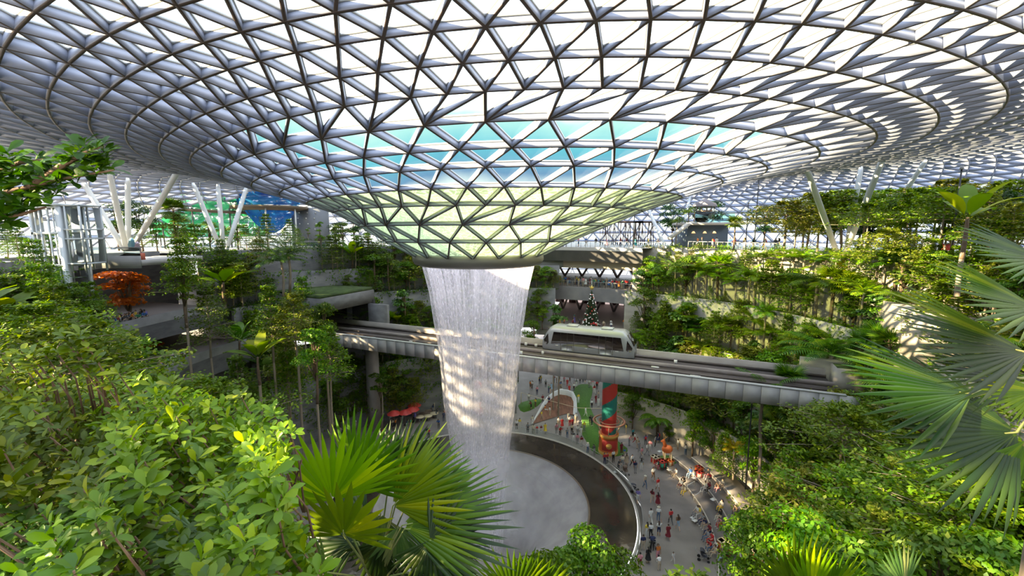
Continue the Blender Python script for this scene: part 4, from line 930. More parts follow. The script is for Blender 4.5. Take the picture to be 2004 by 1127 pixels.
# ---- hand placed: left
for a in (
 ('tier', 350, 47, 470, 'tall sunlit tree with a yellow green crown right of the copper foliage'), ('bushbright', 352, 46, 500, 'sunlit yellow green bushy tree just below the lookout deck'),
 ('tier', 470, 52, 520), ('tierolive', 505, 56, 470), ('palmdeep', 547, 54, 478, 'large dark feather palm with arching fronds left of the tunnel'), ('palmdeep', 560, 56, 462, 'higher dark feather palm behind the large one'),
 ('tierdeep', 590, 52, 545), ('tierolive', 575, 46, 575), ('tierdeep', 525, 46, 560), ('bush', 632, 50, 590, 'bushy tree right in front of the tunnel mouth'), ('tierdeep', 400, 44, 560),
 ('tierolive', 555, 40, 650), ('banana', 500, 42, 640, 'big leaved banana plant with pale ribs low on the left slope'), ('banana', 465, 45, 620, 'second banana plant up the slope behind the first'),
 ('tier', 640, 46, 640), ('bush', 612, 42, 640), ('tierolive', 690, 71, 690, 'olive tiered tree standing left of the viaduct pier'), ('bush', 742, 72, 716, 'bushy tree hiding the foot of the viaduct pier'), ('tierolive', 765, 73, 720), ('slim', 742, 64, 716, 'slim tree on the plaza hiding the viaduct pier', 0, 1.5), ('slim', 694, 66, 700, 'slim tree with a pale trunk beside the people left of the pool', 0, 1.4), ('tier', 715, 71, 735), ('bush', 660, 68, 740), ('tier', 560, 40, 690), ('tierdeep', 460, 36, 700),
 ('bush', 700, 72, 540), ('bush', 760, 70, 490, 'bushy tree left of the funnel foot'), ('broad', 745, 68, 545), ('bush', 800, 72, 510), ('broad', 790, 69, 560), ('bush', 730, 66, 580), ('bush', 830, 74, 530),
 ('slim', 602, 74, 440, 'slim pale trunked tree, first from left on the dark terrace above the tunnel'), ('slim', 625, 72, 430, 'slim bright tree, tallest above the tunnel'), ('slim', 655, 73, 440, 'slim pale trunked tree left of the dark balcony'), ('slim', 692, 72, 450, 'slim pale trunked tree nearest the funnel rim above the tunnel'), ('slim', 668, 76, 445),
 ('tierdeep', 520, 68, 420), ('tierdeep', 480, 66, 440), ('tierdeep', 565, 70, 430), ('bushdark', 270, 66, 388, 'rounded dark tree behind the white tube columns at left'), ('bushdark', 222, 68, 392, 'rounded dark tree between lift and columns'), ('fan', 337, 56, 392, 'spiky fan palm before the green net'),
 ('tierdeep', 345, 52, 420), ('tierdeep', 380, 56, 440), ('tierdeep', 430, 60, 470), ('tierdeep', 60, 38, 470), ('tierdeep', 30, 42, 440), ('tier', 80, 34, 520), ('tierdeep', 20, 36, 540), ('tier', 100, 30, 560), ('wide', 60, 26, 600), ('wide', 200, 28, 655, 'wide flat topped green tree below the lower left balcony'), ('wide', 250, 26, 722, 'wide flat topped tree low at left above the hedge'), ('wide', 120, 22, 640), ('wide', 395, 27, 752, 'low wide tree above the hedge beside the red lit recess'), ('bush', 145, 38, 560), ('bush', 183, 40, 580, 'small bushy tree beside the foot of the lift'), ('bushbright', 300, 20, 745),
 ('copper', 240, 50.5, 516, 'copper red hanging tree under the lookout deck', 20.3, 1.5), ('copper', 300, 52, 640, 'copper red tree in the lit recess between the two balconies', 15.8), ('copper', 275, 50, 640, 'second copper red tree, left in the lit recess', 15.8), ('bushdark', 690, 90, 420), ('bushdark', 745, 92, 440), ('bushdark', 660, 86, 430),
 ): T(*a)
# ---- hand placed: right of the waterfall
for a in (
 ('bush', 1068, 76, 520, 'bushy tree with yellow flowers right of the waterfall top'), ('bush', 1052, 74, 560), ('broad', 1085, 72, 590), ('bushbright', 1062, 70, 600), ('bush', 1095, 68, 640, 'bushy tree low behind the left end of the train'), ('bush', 1045, 70, 620),
 ('bushbright', 1272, 74, 495, 'sunlit bushy tree right of the crowded gallery'), ('bush', 1262, 70, 560), ('tier', 1245, 66, 610), ('bushbright', 1290, 70, 520),
 ('palmtall', 1362, 68, 500, 'tall slim feather palm on the right slope below the pavilion'), ('palmtall', 1325, 80, 425, 'slim palm with small round crown left of the pavilion'), ('palmtall', 1348, 80, 405, 'feather palm just left of the blue grey pavilion'), ('fanbright', 1440, 66, 425, 'round headed fan palm with tall pale trunk before the pavilion'),
 ('fanbright', 1345, 57, 600, 'bright fan palm on a tall thin trunk behind the train'), ('tier', 1300, 60, 590), ('tier', 1285, 57, 620), ('tier', 1390, 60, 560), ('tier', 1420, 62, 570), ('tierolive', 1450, 60, 590), ('tier', 1400, 58, 610), ('broad', 1480, 54, 660, 'broad leaved bush beside the track barrier'),
 ('palm', 1470, 60, 520, 'feather palm, leftmost of the row of sunny palms'), ('palm', 1510, 58, 510, 'feather palm second from left in the sunny row'), ('palm', 1555, 57, 525, 'big drooping feather palm third in the sunny row'), ('palm', 1600, 56, 500, 'feather palm fourth in the sunny row, pale trunk'), ('palmyellow', 1645, 55, 510, 'yellow feather palm right of the sunny palms'), ('palm', 1500, 55, 590, 'feather palm low in the middle of the right slope'), ('palm', 1575, 54, 560),
 ('bushbright', 1580, 51, 575), ('broad', 1675, 49, 560, 'broad leaved dark green tree beside the dark opening'), ('tier', 1545, 54, 620), ('bushbright', 1590, 50, 620),
 ('tierolive', 1560, 64, 412, 'olive spreading tree left of the right tube columns'), ('wideolive', 1560, 60, 425), ('wide', 1800, 50, 372), ('tier', 1780, 48, 380), ('tier', 1860, 44, 378), ('wide', 1850, 42, 372, 'flat topped tree at the upper right beside the big leaved plant'), ('tierolive', 1760, 50, 430), ('wideolive', 1740, 46, 450), ('wide', 1700, 52, 400), ('tierolive', 1940, 36, 380), ('bushdark', 1950, 40, 360, 'dark rounded tree at the upper right edge'), ('tierolive', 1985, 34, 400), ('bushdark', 1900, 44, 365), ('tier', 1900, 34, 470), ('tierolive', 1960, 32, 500), ('tier', 1830, 40, 470),
 ('bushdark', 1500, 84, 395, 'rounded dark tree on the skyline right of the hut'), ('bushdark', 1385, 92, 385, 'dark tree behind the hut'), ('bushdark', 1640, 76, 370), ('bushdark', 1580, 80, 380), ('bushdark', 1690, 70, 372), ('bushdark', 1320, 88, 395), ('bushdark', 1750, 64, 378),
 ('banana', 1905, 30, 335, 'big leaved plant rising against the roof at upper right', 26.5, .95), ('fan', 1770, 46, 640, 'round dark fan palm beside the pale planter blocks'), ('fan', 1745, 45, 650), ('fan', 1580, 39, 690, 'large dark fan palm at the right end of the track'), ('fan', 1545, 37, 720), ('palmdeep', 1500, 36, 730, 'dark feather palm overlapping the end of the grey cladding'),
 ('tier', 1790, 40, 600), ('bush', 1840, 40, 590), ('tier', 1760, 42, 612), ('bush', 1800, 38, 640), ('wide', 1850, 36, 620), ('fan', 1720, 43, 640), ('fan', 1690, 44, 655), ('broad', 1740, 45, 600), ('tierolive', 1880, 38, 560), ('wide', 1660, 29, 800, 'wide flat topped tree with forked trunk at lower right'), ('wide', 1740, 34, 760), ('wideolive', 1640, 36, 770), ('tier', 1560, 33, 780), ('wide', 1780, 24, 860), ('bushbright', 1480, 36, 850), ('tier', 1560, 27, 880), ('wideolive', 1600, 24, 930), ('wide', 1700, 21, 930), ('bush', 1520, 28, 930), ('wideolive', 1830, 20, 900), ('wide', 1900, 18, 960), ('bush', 1640, 19, 1000), ('bushbright', 1580, 21, 985), ('wideolive', 1760, 16, 1010), ('wide', 1960, 16, 900), ('bush', 1850, 14, 1030), ('bush', 1470, 25, 1000), ('bush', 1500, 22, 1040), ('bush', 1960, 12, 1040), ('bush', 1700, 14, 1060),
 ('bush', 1150, 22, 1035, 'rounded leafy tree top at the bottom edge before the dark pool', None, 1.0), ('bush', 1100, 21, 1060), ('bush', 1195, 22.5, 1062), ('tierdeep', 1350, 17, 1150), ('bush', 1060, 20, 1085),
 ('fern', 1290, 66, 800, 'tree fern behind the striped pillar under the viaduct'), ('bush', 1240, 72, 770), ('bush', 1270, 70, 760), ('bush', 1330, 66, 780), ('bush', 1380, 60, 800), ('bushbright', 1360, 52, 795, 'bushy tree standing behind the seating steps'), ('bush', 1222, 76, 760), ('palmyellow', 1440, 45, 865, 'yellow palm among dark shrubs right of the steps'), ('tier', 1420, 50, 850), ('bush', 1400, 56, 820), ('bush', 1310, 62, 830),
 ('bush', 780, 78, 730), ('tierolive', 810, 74, 740), ('bush', 735, 76, 720), ('tierolive', 770, 70, 760), ('bush', 690, 72, 765), ('tierdeep', 640, 68, 750), ('bush', 840, 84, 740), ('bushdark', 1040, 100, 730), ('bushdark', 990, 98, 735), ('bushdark', 930, 98, 740),
 ): T(*a)
# ---- the rest of the terraces, plant by plant
def top_limit(px, d):
    if d > 40 and px < 860: return (462 if px > 560 else 490) if px > 420 else (640 if px > 195 else 520)
    if d > (40 if px < 1560 else 31): return float(np.interp(px, [1050, 1085, 1090, 1245, 1250, 1290, 2004], [520, 530, 680, 680, 530, 494, 480]))
    if px < 560: return float(np.interp(px, [-200, 0, 150, 190, 305, 325, 420, 450, 560], [520, 540, 570, 645, 660, 735, 735, 740, 800]))
    return float(np.interp(px, [560, 900, 1230, 1440, 1475, 1520, 1650, 1750, 2004, 2400], [1200, 1200, 1200, 1180, 960, 800, 780, 760, 560, 500]))
kinds_l = ['tierdeep', 'tierdeep', 'tier', 'bush', 'tierolive', 'slim', 'banana', 'bush']; kinds_r = ['tier', 'tierolive', 'palm', 'bush', 'bushbright', 'palm', 'broad', 'tier', 'tier', 'bushbright', 'palm', 'fan', 'tierolive']
for k, (o_, z0, z1) in enumerate(LEVELS[:5]):
    ph = 306.0
    while ph < 306 + 290:
        ph += random.uniform(2.0, 3.0); a = math.radians(ph % 360)
        if in_gap(a, k) or (in_left_gap(a) and k >= 1): continue
        r_ = R5(a) + LO(k, a) + random.uniform(.7, 2.2); x, y = AX + r_*math.cos(a), AY + r_*math.sin(a)
        if in_track(x, y, 5.2) and (k >= 1): continue
        px, py, d = proj((x, y, z1))
        if px < -120 or px > 2130 or d < 12: continue
        kind = random.choice(kinds_l if px < 900 else ['palm', 'palm', 'palm', 'palmdeep', 'fanbright', 'tier', 'palm'] if 1400 < px < 1690 and k >= 2 and d > 40 else kinds_r); h = random.uniform(3.6, 7.2)
        tl = top_limit(px, y); _, pt, _ = proj((x, y, z1 + h))
        if pt < tl:
            zt = at(px, tl, y)[2]; h = zt - z1
        if h < 2.0:
            if proj((x, y, z1 + .9))[1] < tl: continue
            kind = random.choice(['shrub', 'shrubdeep']); h = random.uniform(.8, 1.2)
        plant(kind, (x, y, z1), h, sx=random.uniform(1.15, 1.6))
for k, (o_, z0, z1) in enumerate(LEVELS):
    ph = 308.0
    while ph < 308 + 284:
        ph += random.uniform(4.2, 6.2); a = math.radians(ph % 360)
        if in_gap(a, k) or in_left_gap(a): continue
        r_ = R5(a) + LO(k, a) + .75; x, y = AX + r_*math.cos(a), AY + r_*math.sin(a)
        if in_track(x, y, 5.0) and k >= 2: continue
        px, py, d = proj((x, y, z1))
        if px < -60 or px > 2060 or d < 14 or (k == 5 and not (350 < px < 1600)): continue
        if proj((x, y, z1 + 1.2))[1] < top_limit(px, y) and k < 5: continue
        plant(random.choice(['shrub', 'shrubdeep'] if px < 900 else ['shrub', 'shrubbright', 'shrubbright']), (x, y, z1), random.uniform(.8, 1.3))
# ---- skyline trees of the top level at right and left
for px0, px1, dA, dB, yA, yB, n_, ks in ((1540, 2040, 70, 44, 392, 352, 18, ['bushdark', 'wide', 'tier', 'bush', 'wideolive']), (1890, 2050, 42, 36, 435, 430, 6, ['wide', 'tier', 'wideolive', 'tierolive', 'bush']), (1890, 2060, 35, 30, 520, 500, 6, ['tier', 'bush', 'wide']), (260, 760, 62, 84, 428, 440, 16, ['tierdeep', 'bush', 'tierdeep', 'tier']), (0, 110, 46, 50, 440, 452, 4, ['tierdeep', 'bush'])):
    for i in range(n_):
        t = (i + random.random()*.8)/n_; T(random.choice(ks), px0 + (px1-px0)*t, dA + (dB-dA)*t + random.uniform(-3, 3), yA + (yB-yA)*t + random.uniform(-14, 22), None, None, random.uniform(1.1, 1.6))
# ---- creeping ground cover and hanging greenery along each terrace
def cover(name, k, p0, p1, m, label, dens=13):
    o_, z0, z1 = LEVELS[k]; C = []; Nn = []
    n = int((math.radians(p1 - p0))*40*2.6*dens); a = np.radians(rng.uniform(p0, p1, n)); t = rng.uniform(-.15, 2.7, n); hang = rng.random(n) < .38
    for ai, ti, hg in zip(a, t, hang):
        ai_ = ai % (2*PI)
        if in_gap(ai_, k) or in_left_gap(ai_): continue
        f = math.sin(ai*37 + k*2.1) + math.sin(ai*83 + k) + .6*math.sin(ai*171)
        R = R5(ai_) + LO(k, ai_)
        if hg:
            drop = rng.random()**1.2 * (2.2 + 1.3*f)
            if drop < 0: continue
            r_, z = R - .12 - .15*rng.random(), max(z1 + .35 - drop, z0); nn = np.array([-math.cos(ai), -math.sin(ai), .5])
        else: r_, z = R + ti, z1 + .12 + .35*rng.random()*(1 + .6*f); nn = np.array([-.4*math.cos(ai), -.4*math.sin(ai), 1.0])
        x, y = AX + r_*math.cos(ai), AY + r_*math.sin(ai)
        if k == 3 and in_track(x, y, 4.2): continue
        C.append((x, y, z)); Nn.append(nn + rng.normal(0, .45, 3))
    if len(C) < 50: return
    V, F = leafquads(np.array(C), np.array(Nn), .3, .6); mb = MB(); mb.add(V, F); tag(mb.build(name, m), label, 'ground cover', kind='stuff')
NAMES_ = ['lowest', '2nd', '3rd', '4th', '5th', 'top']
for k in range(6):
    cover('ground_cover', k, 80, 232, L_tier2, 'dark leafy ground cover hanging over the %s terrace wall left of the waterfall' % NAMES_[k])
    cover('ground_cover', k, 318, 412, L_tier if k % 2 else L_bright, 'sunny leafy ground cover hanging over the %s terrace wall right of the waterfall' % NAMES_[k])
# ---- every plant gets the words that single it out
def nth(i): return {1: '1st', 2: '2nd', 3: '3rd'}.get(i, '%dst' % i if i % 10 == 1 and i != 11 else '%dnd' % i if i % 10 == 2 and i != 12 else '%drd' % i if i % 10 == 3 and i != 13 else '%dth' % i)
bpy.context.view_layer.update()
fam = {}
for o, kind, label in PLANTED:
    p = o.location; r_ = math.hypot(p[0]-AX, p[1]-AY); px, py, d = proj(p)
    side = 'left of the waterfall' if px < 830 else 'behind the waterfall' if px < 1070 else 'right of the waterfall'
    z = p[2]; lev = 'on the valley floor' if z < .5 else 'on the lowest terrace' if z < 5.1 else 'on the 2nd terrace' if z < 9.6 else 'on the 3rd terrace' if z < 13.7 else 'on the 4th terrace' if z < 20.5 else 'on the 5th terrace' if z < 24.5 else 'on the top level'
    if label: o['label'] = label; continue
    fam.setdefault((INFO[kind][1], lev, side), []).append((px, o))
for (look, lev, side), L in fam.items():
    L.sort(key=lambda q: q[0])
    for i, (px, o) in enumerate(L):
        o['label'] = ('%s, %s from left %s %s' % (look, nth(i+1), lev, side)) if len(L) > 1 else '%s %s %s' % (look, lev, side)
        if len(L) > 1: o['group'] = '%ss %s %s' % (look, lev, side)
# ================================================================ plants close to the viewpoint
G_hedge = [leafmat('hedge_leaf_light', (.045, .085, .006), (.11, .165, .010), (.24, .27, .03), trans=.25, rough=.42, spec=.3), leafmat('hedge_leaf', (.036, .07, .006), (.09, .14, .010), (.20, .23, .03), trans=.25, rough=.4, spec=.3), leafmat('hedge_leaf_deep', (.024, .052, .006), (.06, .105, .010), (.13, .17, .03), trans=.22, rough=.4, spec=.3)]
G_branch = leafmat('branch_leaf', (.016, .042, .006), (.036, .085, .008), (.07, .13, .015), trans=.25, rough=.4, spec=.25)
twig = mat('twig_brown', (.13, .07, .04), .8, col2=(.2, .12, .07), scale=8)
def obleaf(mb, base, d, n, L, Wd=.36, curl=.25):
    d = d/np.linalg.norm(d); n = n - d*(n @ d); n /= np.linalg.norm(n) + 1e-9; s = np.cross(n, d)
    V = []
    for t, w in ((0, .04), (.3, .38), (.62, .92), (.86, .8), (1.0, .12)):
        c = base + d*L*t - n*L*curl*t*t; ww = s*L*Wd*.5*w
        V += [c - ww + n*L*.06*w, c, c + ww + n*L*.06*w]
    F = [[3*k+j, 3*k+j+1, 3*k+4+j, 3*k+3+j] for k in range(4) for j in range(2)]
    mb.add(V, np.array(F))
def rosette(mb, p, ax, L, n=6):
    ax = ax/np.linalg.norm(ax); a = np.cross(ax, [.3, .9, .1]); a /= np.linalg.norm(a); b = np.cross(ax, a); a0 = rng.uniform(0, 6.28)
    for i in range(n):
        t = a0 + i*2.4; el = rng.uniform(.1, .95); d = (a*math.cos(t) + b*math.sin(t))*math.cos(el) + ax*math.sin(el)
        obleaf(mb, p + ax*rng.uniform(-.05, .02), d, ax + d*-.2 + rng.normal(0, .2, 3), L*rng.uniform(.7, 1.2), rng.uniform(.36, .48))
HX = [-60, 40, 100, 180, 235, 300, 350, 420, 500, 545, 585]; HY = [700, 705, 722, 745, 738, 746, 765, 795, 788, 806, 870]
def hdepth(py): return float(np.interp(py, [690, 760, 850, 950, 1060, 1160], [5.2, 4.4, 3.5, 2.85, 2.3, 1.95]))
shrubs = [(60, 740, 'glossy leaved shrub at left, its loose sprigs standing above the hedge', 0), (300, 800, 'glossy leaved shrub filling the middle of the hedge below the flat topped trees', 0), (500, 850, 'bright glossy shrub at the right end of the hedge beside the fan palm', 0), (90, 900, 'glossy shrub with brownish twigs low in the left of the hedge', 1), (320, 960, 'broad glossy shrub with shaded fan fronds sticking out of it', 1), (80, 1080, 'deep green shrub in the bottom left corner of the picture', 2), (300, 1100, 'dark glossy shrub at the bottom edge left of the fan palm', 2), (520, 1060, 'small leaved glossy shrub under the left fan of the palm', 1)]
SM = [MB() for _ in shrubs]; ST = [MB() for _ in shrubs]
def near_shrub(px, py): return int(np.argmin([(px-a)**2 + (1.3*(py-b))**2 for a, b, _, _ in shrubs]))
y = 700.0
while y < 1180:
    x = -60.0
    while x < 660:
        px, py = x + rng.uniform(-9, 9), y + rng.uniform(-8, 8); top_ = float(np.interp(px, HX, HY))
        xr = 575 if py < 900 else 548 if py < 960 else 548 + (py - 960)*.45
        if py > top_ and px < xr:
            k = near_shrub(px + rng.uniform(-25, 25), py + rng.uniform(-15, 15)); bumps = .3*math.sin(px*.021 + py*.013) + .22*math.sin(px*.05 - py*.03) + .1*math.sin(px*.11 + py*.09)
            for lay in range(2):
                d = hdepth(py) + bumps + rng.uniform(-.1, .1) + lay*.22
                p = at(px, py, d); ax = np.array([rng.normal(0, .6), -.3 + rng.normal(0, .55), 1.0]); rosette(SM[k], p, ax, (.112 if py < 1000 else .095)*rng.uniform(.75, 1.2), 6)
                if lay == 0 and rng.random() < .35: ST[k].tube([p, p + [rng.normal(0, .1), .15, -.35], p + [rng.normal(0, .2), .3, -.9]], [.005, .008, .012], 4)
        x += 19
    y += 17
for px, py in [(155,660),(140,672),(110,688),(60,690),(20,708),(95,700),(165,702),(185,708),(50,735),(20,745),(110,735),(210,750),(75,705),(5,725),(125,665),(35,690),(150,690),(180,735),(240,728),(330,750),(470,775),(-10,690)]:
    for q in range(2):
        p = at(px + rng.uniform(-8, 8), py + rng.uniform(-6, 6), 4.1); rosette(SM[0], p, np.array([rng.normal(0, .3), -.2, 1]), .13, 6)
    ST[0].tube([p, p + [.05, .1, -.3], p + [0, .2, -1.0]], [.006, .01, .014], 4)
for (px, py, lab, mi), m1, m2 in zip(shrubs, SM, ST):
    p = at(px, py + 60, hdepth(py)); g = np.array([p[0], p[1] + .3, terrain(p[0], p[1] + .3)])
    o = empty('glossy_shrub', g, label=lab, cat='shrub')
    for i in range(5): m2.tube([g + [rng.uniform(-.2, .2), 0, -.1], (g + p)/2 + [rng.uniform(-.3, .3), 0, 0], p + [rng.uniform(-.25, .1), .35, -.3]], [.03, .022, .012], 5)
    for m_ in (m1, m2): m_.V = [v - g for v in m_.V]
    m1.build('foliage', G_hedge[mi], o); m2.build('stems', twig, o)
# branch reaching in from the left
g = at(-330, 450, 3.3); gz = np.array([g[0], g[1], terrain(g[0], g[1])])
o = empty('overhanging_branch', gz, label='leafy branch reaching in from the upper left in front of the roof', cat='branch')
mb = MB(); mb.tube([gz, (gz + g)/2 + [.05, 0, 0], g], [.09, .07, .05], 8)
br = [[g, at(-150, 420, 3.3), at(-20, 385, 3.25), at(70, 362, 3.2), at(150, 345, 3.15), at(222, 333, 3.1)], [at(-100, 405, 3.3), at(-30, 345, 3.2), at(40, 318, 3.2), at(110, 310, 3.2)], [at(-100, 410, 3.3), at(-20, 425, 3.2), at(40, 420, 3.2), at(90, 405, 3.2)], [at(60, 365, 3.2), at(120, 325, 3.15), at(165, 300, 3.15), at(200, 288, 3.1)]]
for B in br: mb.tube(B, np.linspace(.028, .006, len(B)), 6)
mb.V = [v - gz for v in mb.V]; mb.build('branch', twig, o)
mb = MB()
for px, py in [(150,298),(175,315),(120,322),(195,318),(60,345),(20,330),(90,350),(0,380),(40,395),(10,420),(100,340),(160,335),(70,320),(208,325),(30,355),(45,380),(75,380),(0,330),(5,300),(140,310),(135,345),(185,335),(25,315),(50,410),(15,400),(-10,430),(5,440),(-20,350),(-15,400),(60,365),(110,362),(165,288),(195,285)]:
    for q in range(3): rosette(mb, at(px + rng.uniform(-12, 12), py + rng.uniform(-10, 10), 3.2 + rng.uniform(-.12, .12)), np.array([rng.normal(.2, .5), -.4, 1]), .118, 6)
mb.V = [v - gz for v in mb.V]; mb.build('leaves', G_branch, o)
# twig at far right edge near the roof
# fan palms
F_light = leafmat('fan_leaf_light', (.075, .14, .008), (.13, .20, .014), (.26, .30, .03), trans=.35, rough=.4, spec=.3); F_mid = leafmat('fan_leaf_mid', (.032, .068, .007), (.06, .11, .011), (.11, .155, .022), trans=.25, rough=.42, spec=.25); F_dark = leafmat('fan_leaf_dark', (.009, .022, .005), (.018, .036, .007), (.04, .06, .012), trans=.1, rough=.4, spec=.3)
F_olive = leafmat('fan_leaf_olive', (.05, .085, .03), (.09, .13, .05), (.20, .2, .09), trans=.3, rough=.4)
stalk = mat('leaf_stalk', (.16, .22, .05), .5, col2=(.25, .24, .08), scale=6)
fan_stem = mat('palm_fibre', (.10, .075, .05), .95, col2=(.18, .14, .10), scale=10, stretch=(1, 1, .2))
def fanplant(name, base, crown, label, leaves):
    o = empty(name, base, label=label, cat='palm')
    mb = MB(); mb.tube([base, (base*.4 + crown*.6) + [.05, 0, 0], crown], [.09, .08, .06], 9); mb.V = [v - base for v in mb.V]; mb.build('trunk', fan_stem, o)
    for (hx, hy, hd, tx, ty, td, sp, ns, m, dr, nr) in leaves:
        hub = at(hx, hy, hd); tip = at(tx, ty, td); R = np.linalg.norm(tip - hub); mb = MB()
        nrm = np.array(nr, float)
        fan(mb, hub, tip - hub, nrm, R*1.12, max(8, int(ns*.8)), sp, .6, .2, dr, .1)
        mb.V = [v - base for v in mb.V]; lf = mb.build('leaf', m, o)
        mb = MB(); md = (crown + hub)/2 + [0, 0, .06]; mb.tube([crown, md, hub, hub + (tip - hub)*.12], [.014, .012, .009, .005], 6); mb.V = [v - base for v in mb.V]; mb.build('stalk', stalk, lf)
c = at(735, 1150, 4.9); b = np.array([c[0], c[1] + .1, terrain(c[0], c[1])])
fanplant('foreground_fan_palm', b, c, 'big fan palm at the bottom centre, bright fans upright and dark fans spreading right', [
 (650, 978, 4.6, 618, 862, 4.45, 3.3, 30, F_light, .08, (.1, -1, .35)), (694, 946, 5.0, 742, 838, 4.9, 2.5, 26, F_mid, .12, (-.3, -1, .3)), (700, 948, 5.05, 775, 868, 5.2, 2.2, 24, F_mid, .2, (-.3, -1, .6)),
 (769, 990, 4.8, 868, 890, 4.7, 2.0, 26, F_light, .2, (-.4, -1, .8)), (775, 985, 4.9, 905, 925, 4.8, 1.7, 24, F_mid, .18, (-.3, -.8, 1)), (787, 1028, 4.6, 965, 990, 4.5, 1.5, 26, F_mid, .12, (-.2, -.7, 1)), (792, 1035, 4.55, 985, 1040, 4.5, 1.4, 22, F_dark, .15, (-.1, -.5, 1)),
 (842, 1057, 4.4, 915, 1105, 4.3, 4.6, 38, F_dark, .15, (.1, -1, .5)), (672, 1046, 4.2, 668, 965, 4.1, 4.0, 20, F_light, .12, (0, -1, .8)), (780, 1030, 4.7, 795, 1125, 4.6, 2.2, 20, F_olive, .3, (0, -1, .3)), (745, 1005, 4.95, 705, 1105, 4.8, 2.6, 22, F_olive, .3, (0, -1, .4)), (720, 1010, 5.2, 640, 1010, 5.2, 2.6, 22, F_dark, .3, (0, -1, .8)), (830, 1000, 5.3, 900, 1000, 5.3, 2.6, 22, F_dark, .3, (0, -1, .8)), (800, 1120, 4.4, 830, 1190, 4.3, 3.0, 24, F_dark, .3, (0, -1, .5)), (640, 1120, 4.2, 560, 1100, 4.1, 2.0, 20, F_mid, .2, (0, -1, .8)), (760, 950, 5.3, 830, 860, 5.3, 2.2, 24, F_dark, .15, (-.2, -1, .5)), (800, 975, 5.1, 930, 960, 5.1, 1.6, 22, F_mid, .15, (-.2, -.8, 1)), (810, 1010, 5.2, 940, 1060, 5.2, 1.6, 22, F_dark, .15, (0, -.8, 1)), (745, 1060, 4.8, 740, 1160, 4.7, 2.6, 22, F_dark, .25, (0, -1, .4)), (700, 1060, 4.9, 600, 1060, 4.9, 2.2, 20, F_dark, .2, (0, -1, .7)), (850, 1090, 4.6, 900, 1150, 4.6, 2.4, 20, F_dark, .2, (0, -1, .5))])
c = at(2075, 760, 3.0); b = np.array([c[0], c[1], terrain(c[0], c[1])])
fanplant('foreground_fan_palm', b, c, 'dark fan palm entering from the right edge with long pointed fans', [
 (1990, 846, 3.0, 1792, 862, 2.95, 2.3, 30, F_dark, .12, (0, -1, .7)), (1902, 770, 3.1, 1700, 748, 3.05, 1.5, 24, F_dark, .1, (0, -.8, 1)), (1905, 775, 3.15, 1890, 850, 3.2, 1.6, 14, F_olive, .2, (0, -1, .4)), (2012, 690, 2.8, 1806, 640, 2.75, 1.5, 26, F_dark, .1, (0, -.8, 1)), (2032, 605, 2.9, 1885, 552, 2.85, 1.6, 24, F_dark, .1, (0, -.8, 1)), (2045, 510, 3.0, 1918, 468, 3.0, 1.6, 20, F_dark, .12, (0, -.8, 1)), (2030, 765, 2.6, 1945, 775, 2.6, 1.6, 18, F_light, .12, (0, -1, .6)), (2000, 740, 2.9, 1850, 720, 2.9, 1.3, 22, F_dark, .15, (0, -.7, 1)), (2010, 860, 2.9, 1940, 965, 2.9, 1.2, 14, F_mid, .2, (0, -1, .3))])
c = at(1560, 1185, 5.2); b = np.array([c[0], c[1], terrain(c[0], c[1])])
fanplant('foreground_fan_palm', b, c, 'fan palm tip with yellow striped blades at the bottom edge, lower right', [(1556, 1160, 5.2, 1548, 1066, 5.1, 2.2, 24, F_mid, .1, (0, -1, .5)), (1585, 1165, 5.1, 1600, 1085, 5.0, 1.2, 12, F_light, .1, (0, -1, .5)), (1620, 1170, 5.3, 1650, 1095, 5.2, 1.8, 18, F_mid, .1, (0, -1, .5))])
c = at(1012, 1190, 6.2); b = np.array([c[0], c[1], terrain(c[0], c[1])])
fanplant('foreground_fan_palm', b, c, 'small fan palm tip at the bottom edge right of the waterfall', [(1005, 1172, 6.2, 1000, 1088, 6.1, 2.4, 26, F_mid, .1, (0, -1, .5)), (1050, 1175, 6.3, 1072, 1100, 6.2, 2.0, 20, F_mid, .1, (0, -1, .5))])
c = at(470, 1120, 2.6); b = np.array([c[0], c[1], terrain(c[0], c[1])])
fanplant('foreground_fan_palm', b, c, 'shaded fan fronds poking out of the glossy hedge left of the big palm', [(395, 1048, 2.5, 262, 1042, 2.45, 1.2, 16, F_olive, .12, (0, -.8, 1)), (500, 1022, 2.75, 405, 1000, 2.7, 1.2, 14, F_mid, .12, (0, -.8, 1))])
c = at(1775, 1180, 6.0); b = np.array([c[0], c[1], terrain(c[0], c[1])])
fanplant('foreground_fan_palm', b, c, 'grey green fan frond at the bottom edge right of the yellow striped palm', [(1770, 1150, 6.0, 1762, 1078, 6.0, 1.6, 16, F_olive, .1, (0, -1, .5))])
# ================================================================ things standing in the plaza
def thing(name, p, label, cat, rz=0, group=None): return empty(name, p, rz, label, cat, group)
red = mat('paint_red', (.55, .05, .04), .5); green_p = mat('paint_teal_green', (.02, .22, .19), .5); orange = mat('paint_orange', (.70, .17, .04), .5); cream = mat('paint_cream', (.75, .62, .42), .5); gold = mat('paint_gold', (.72, .42, .10), .45)
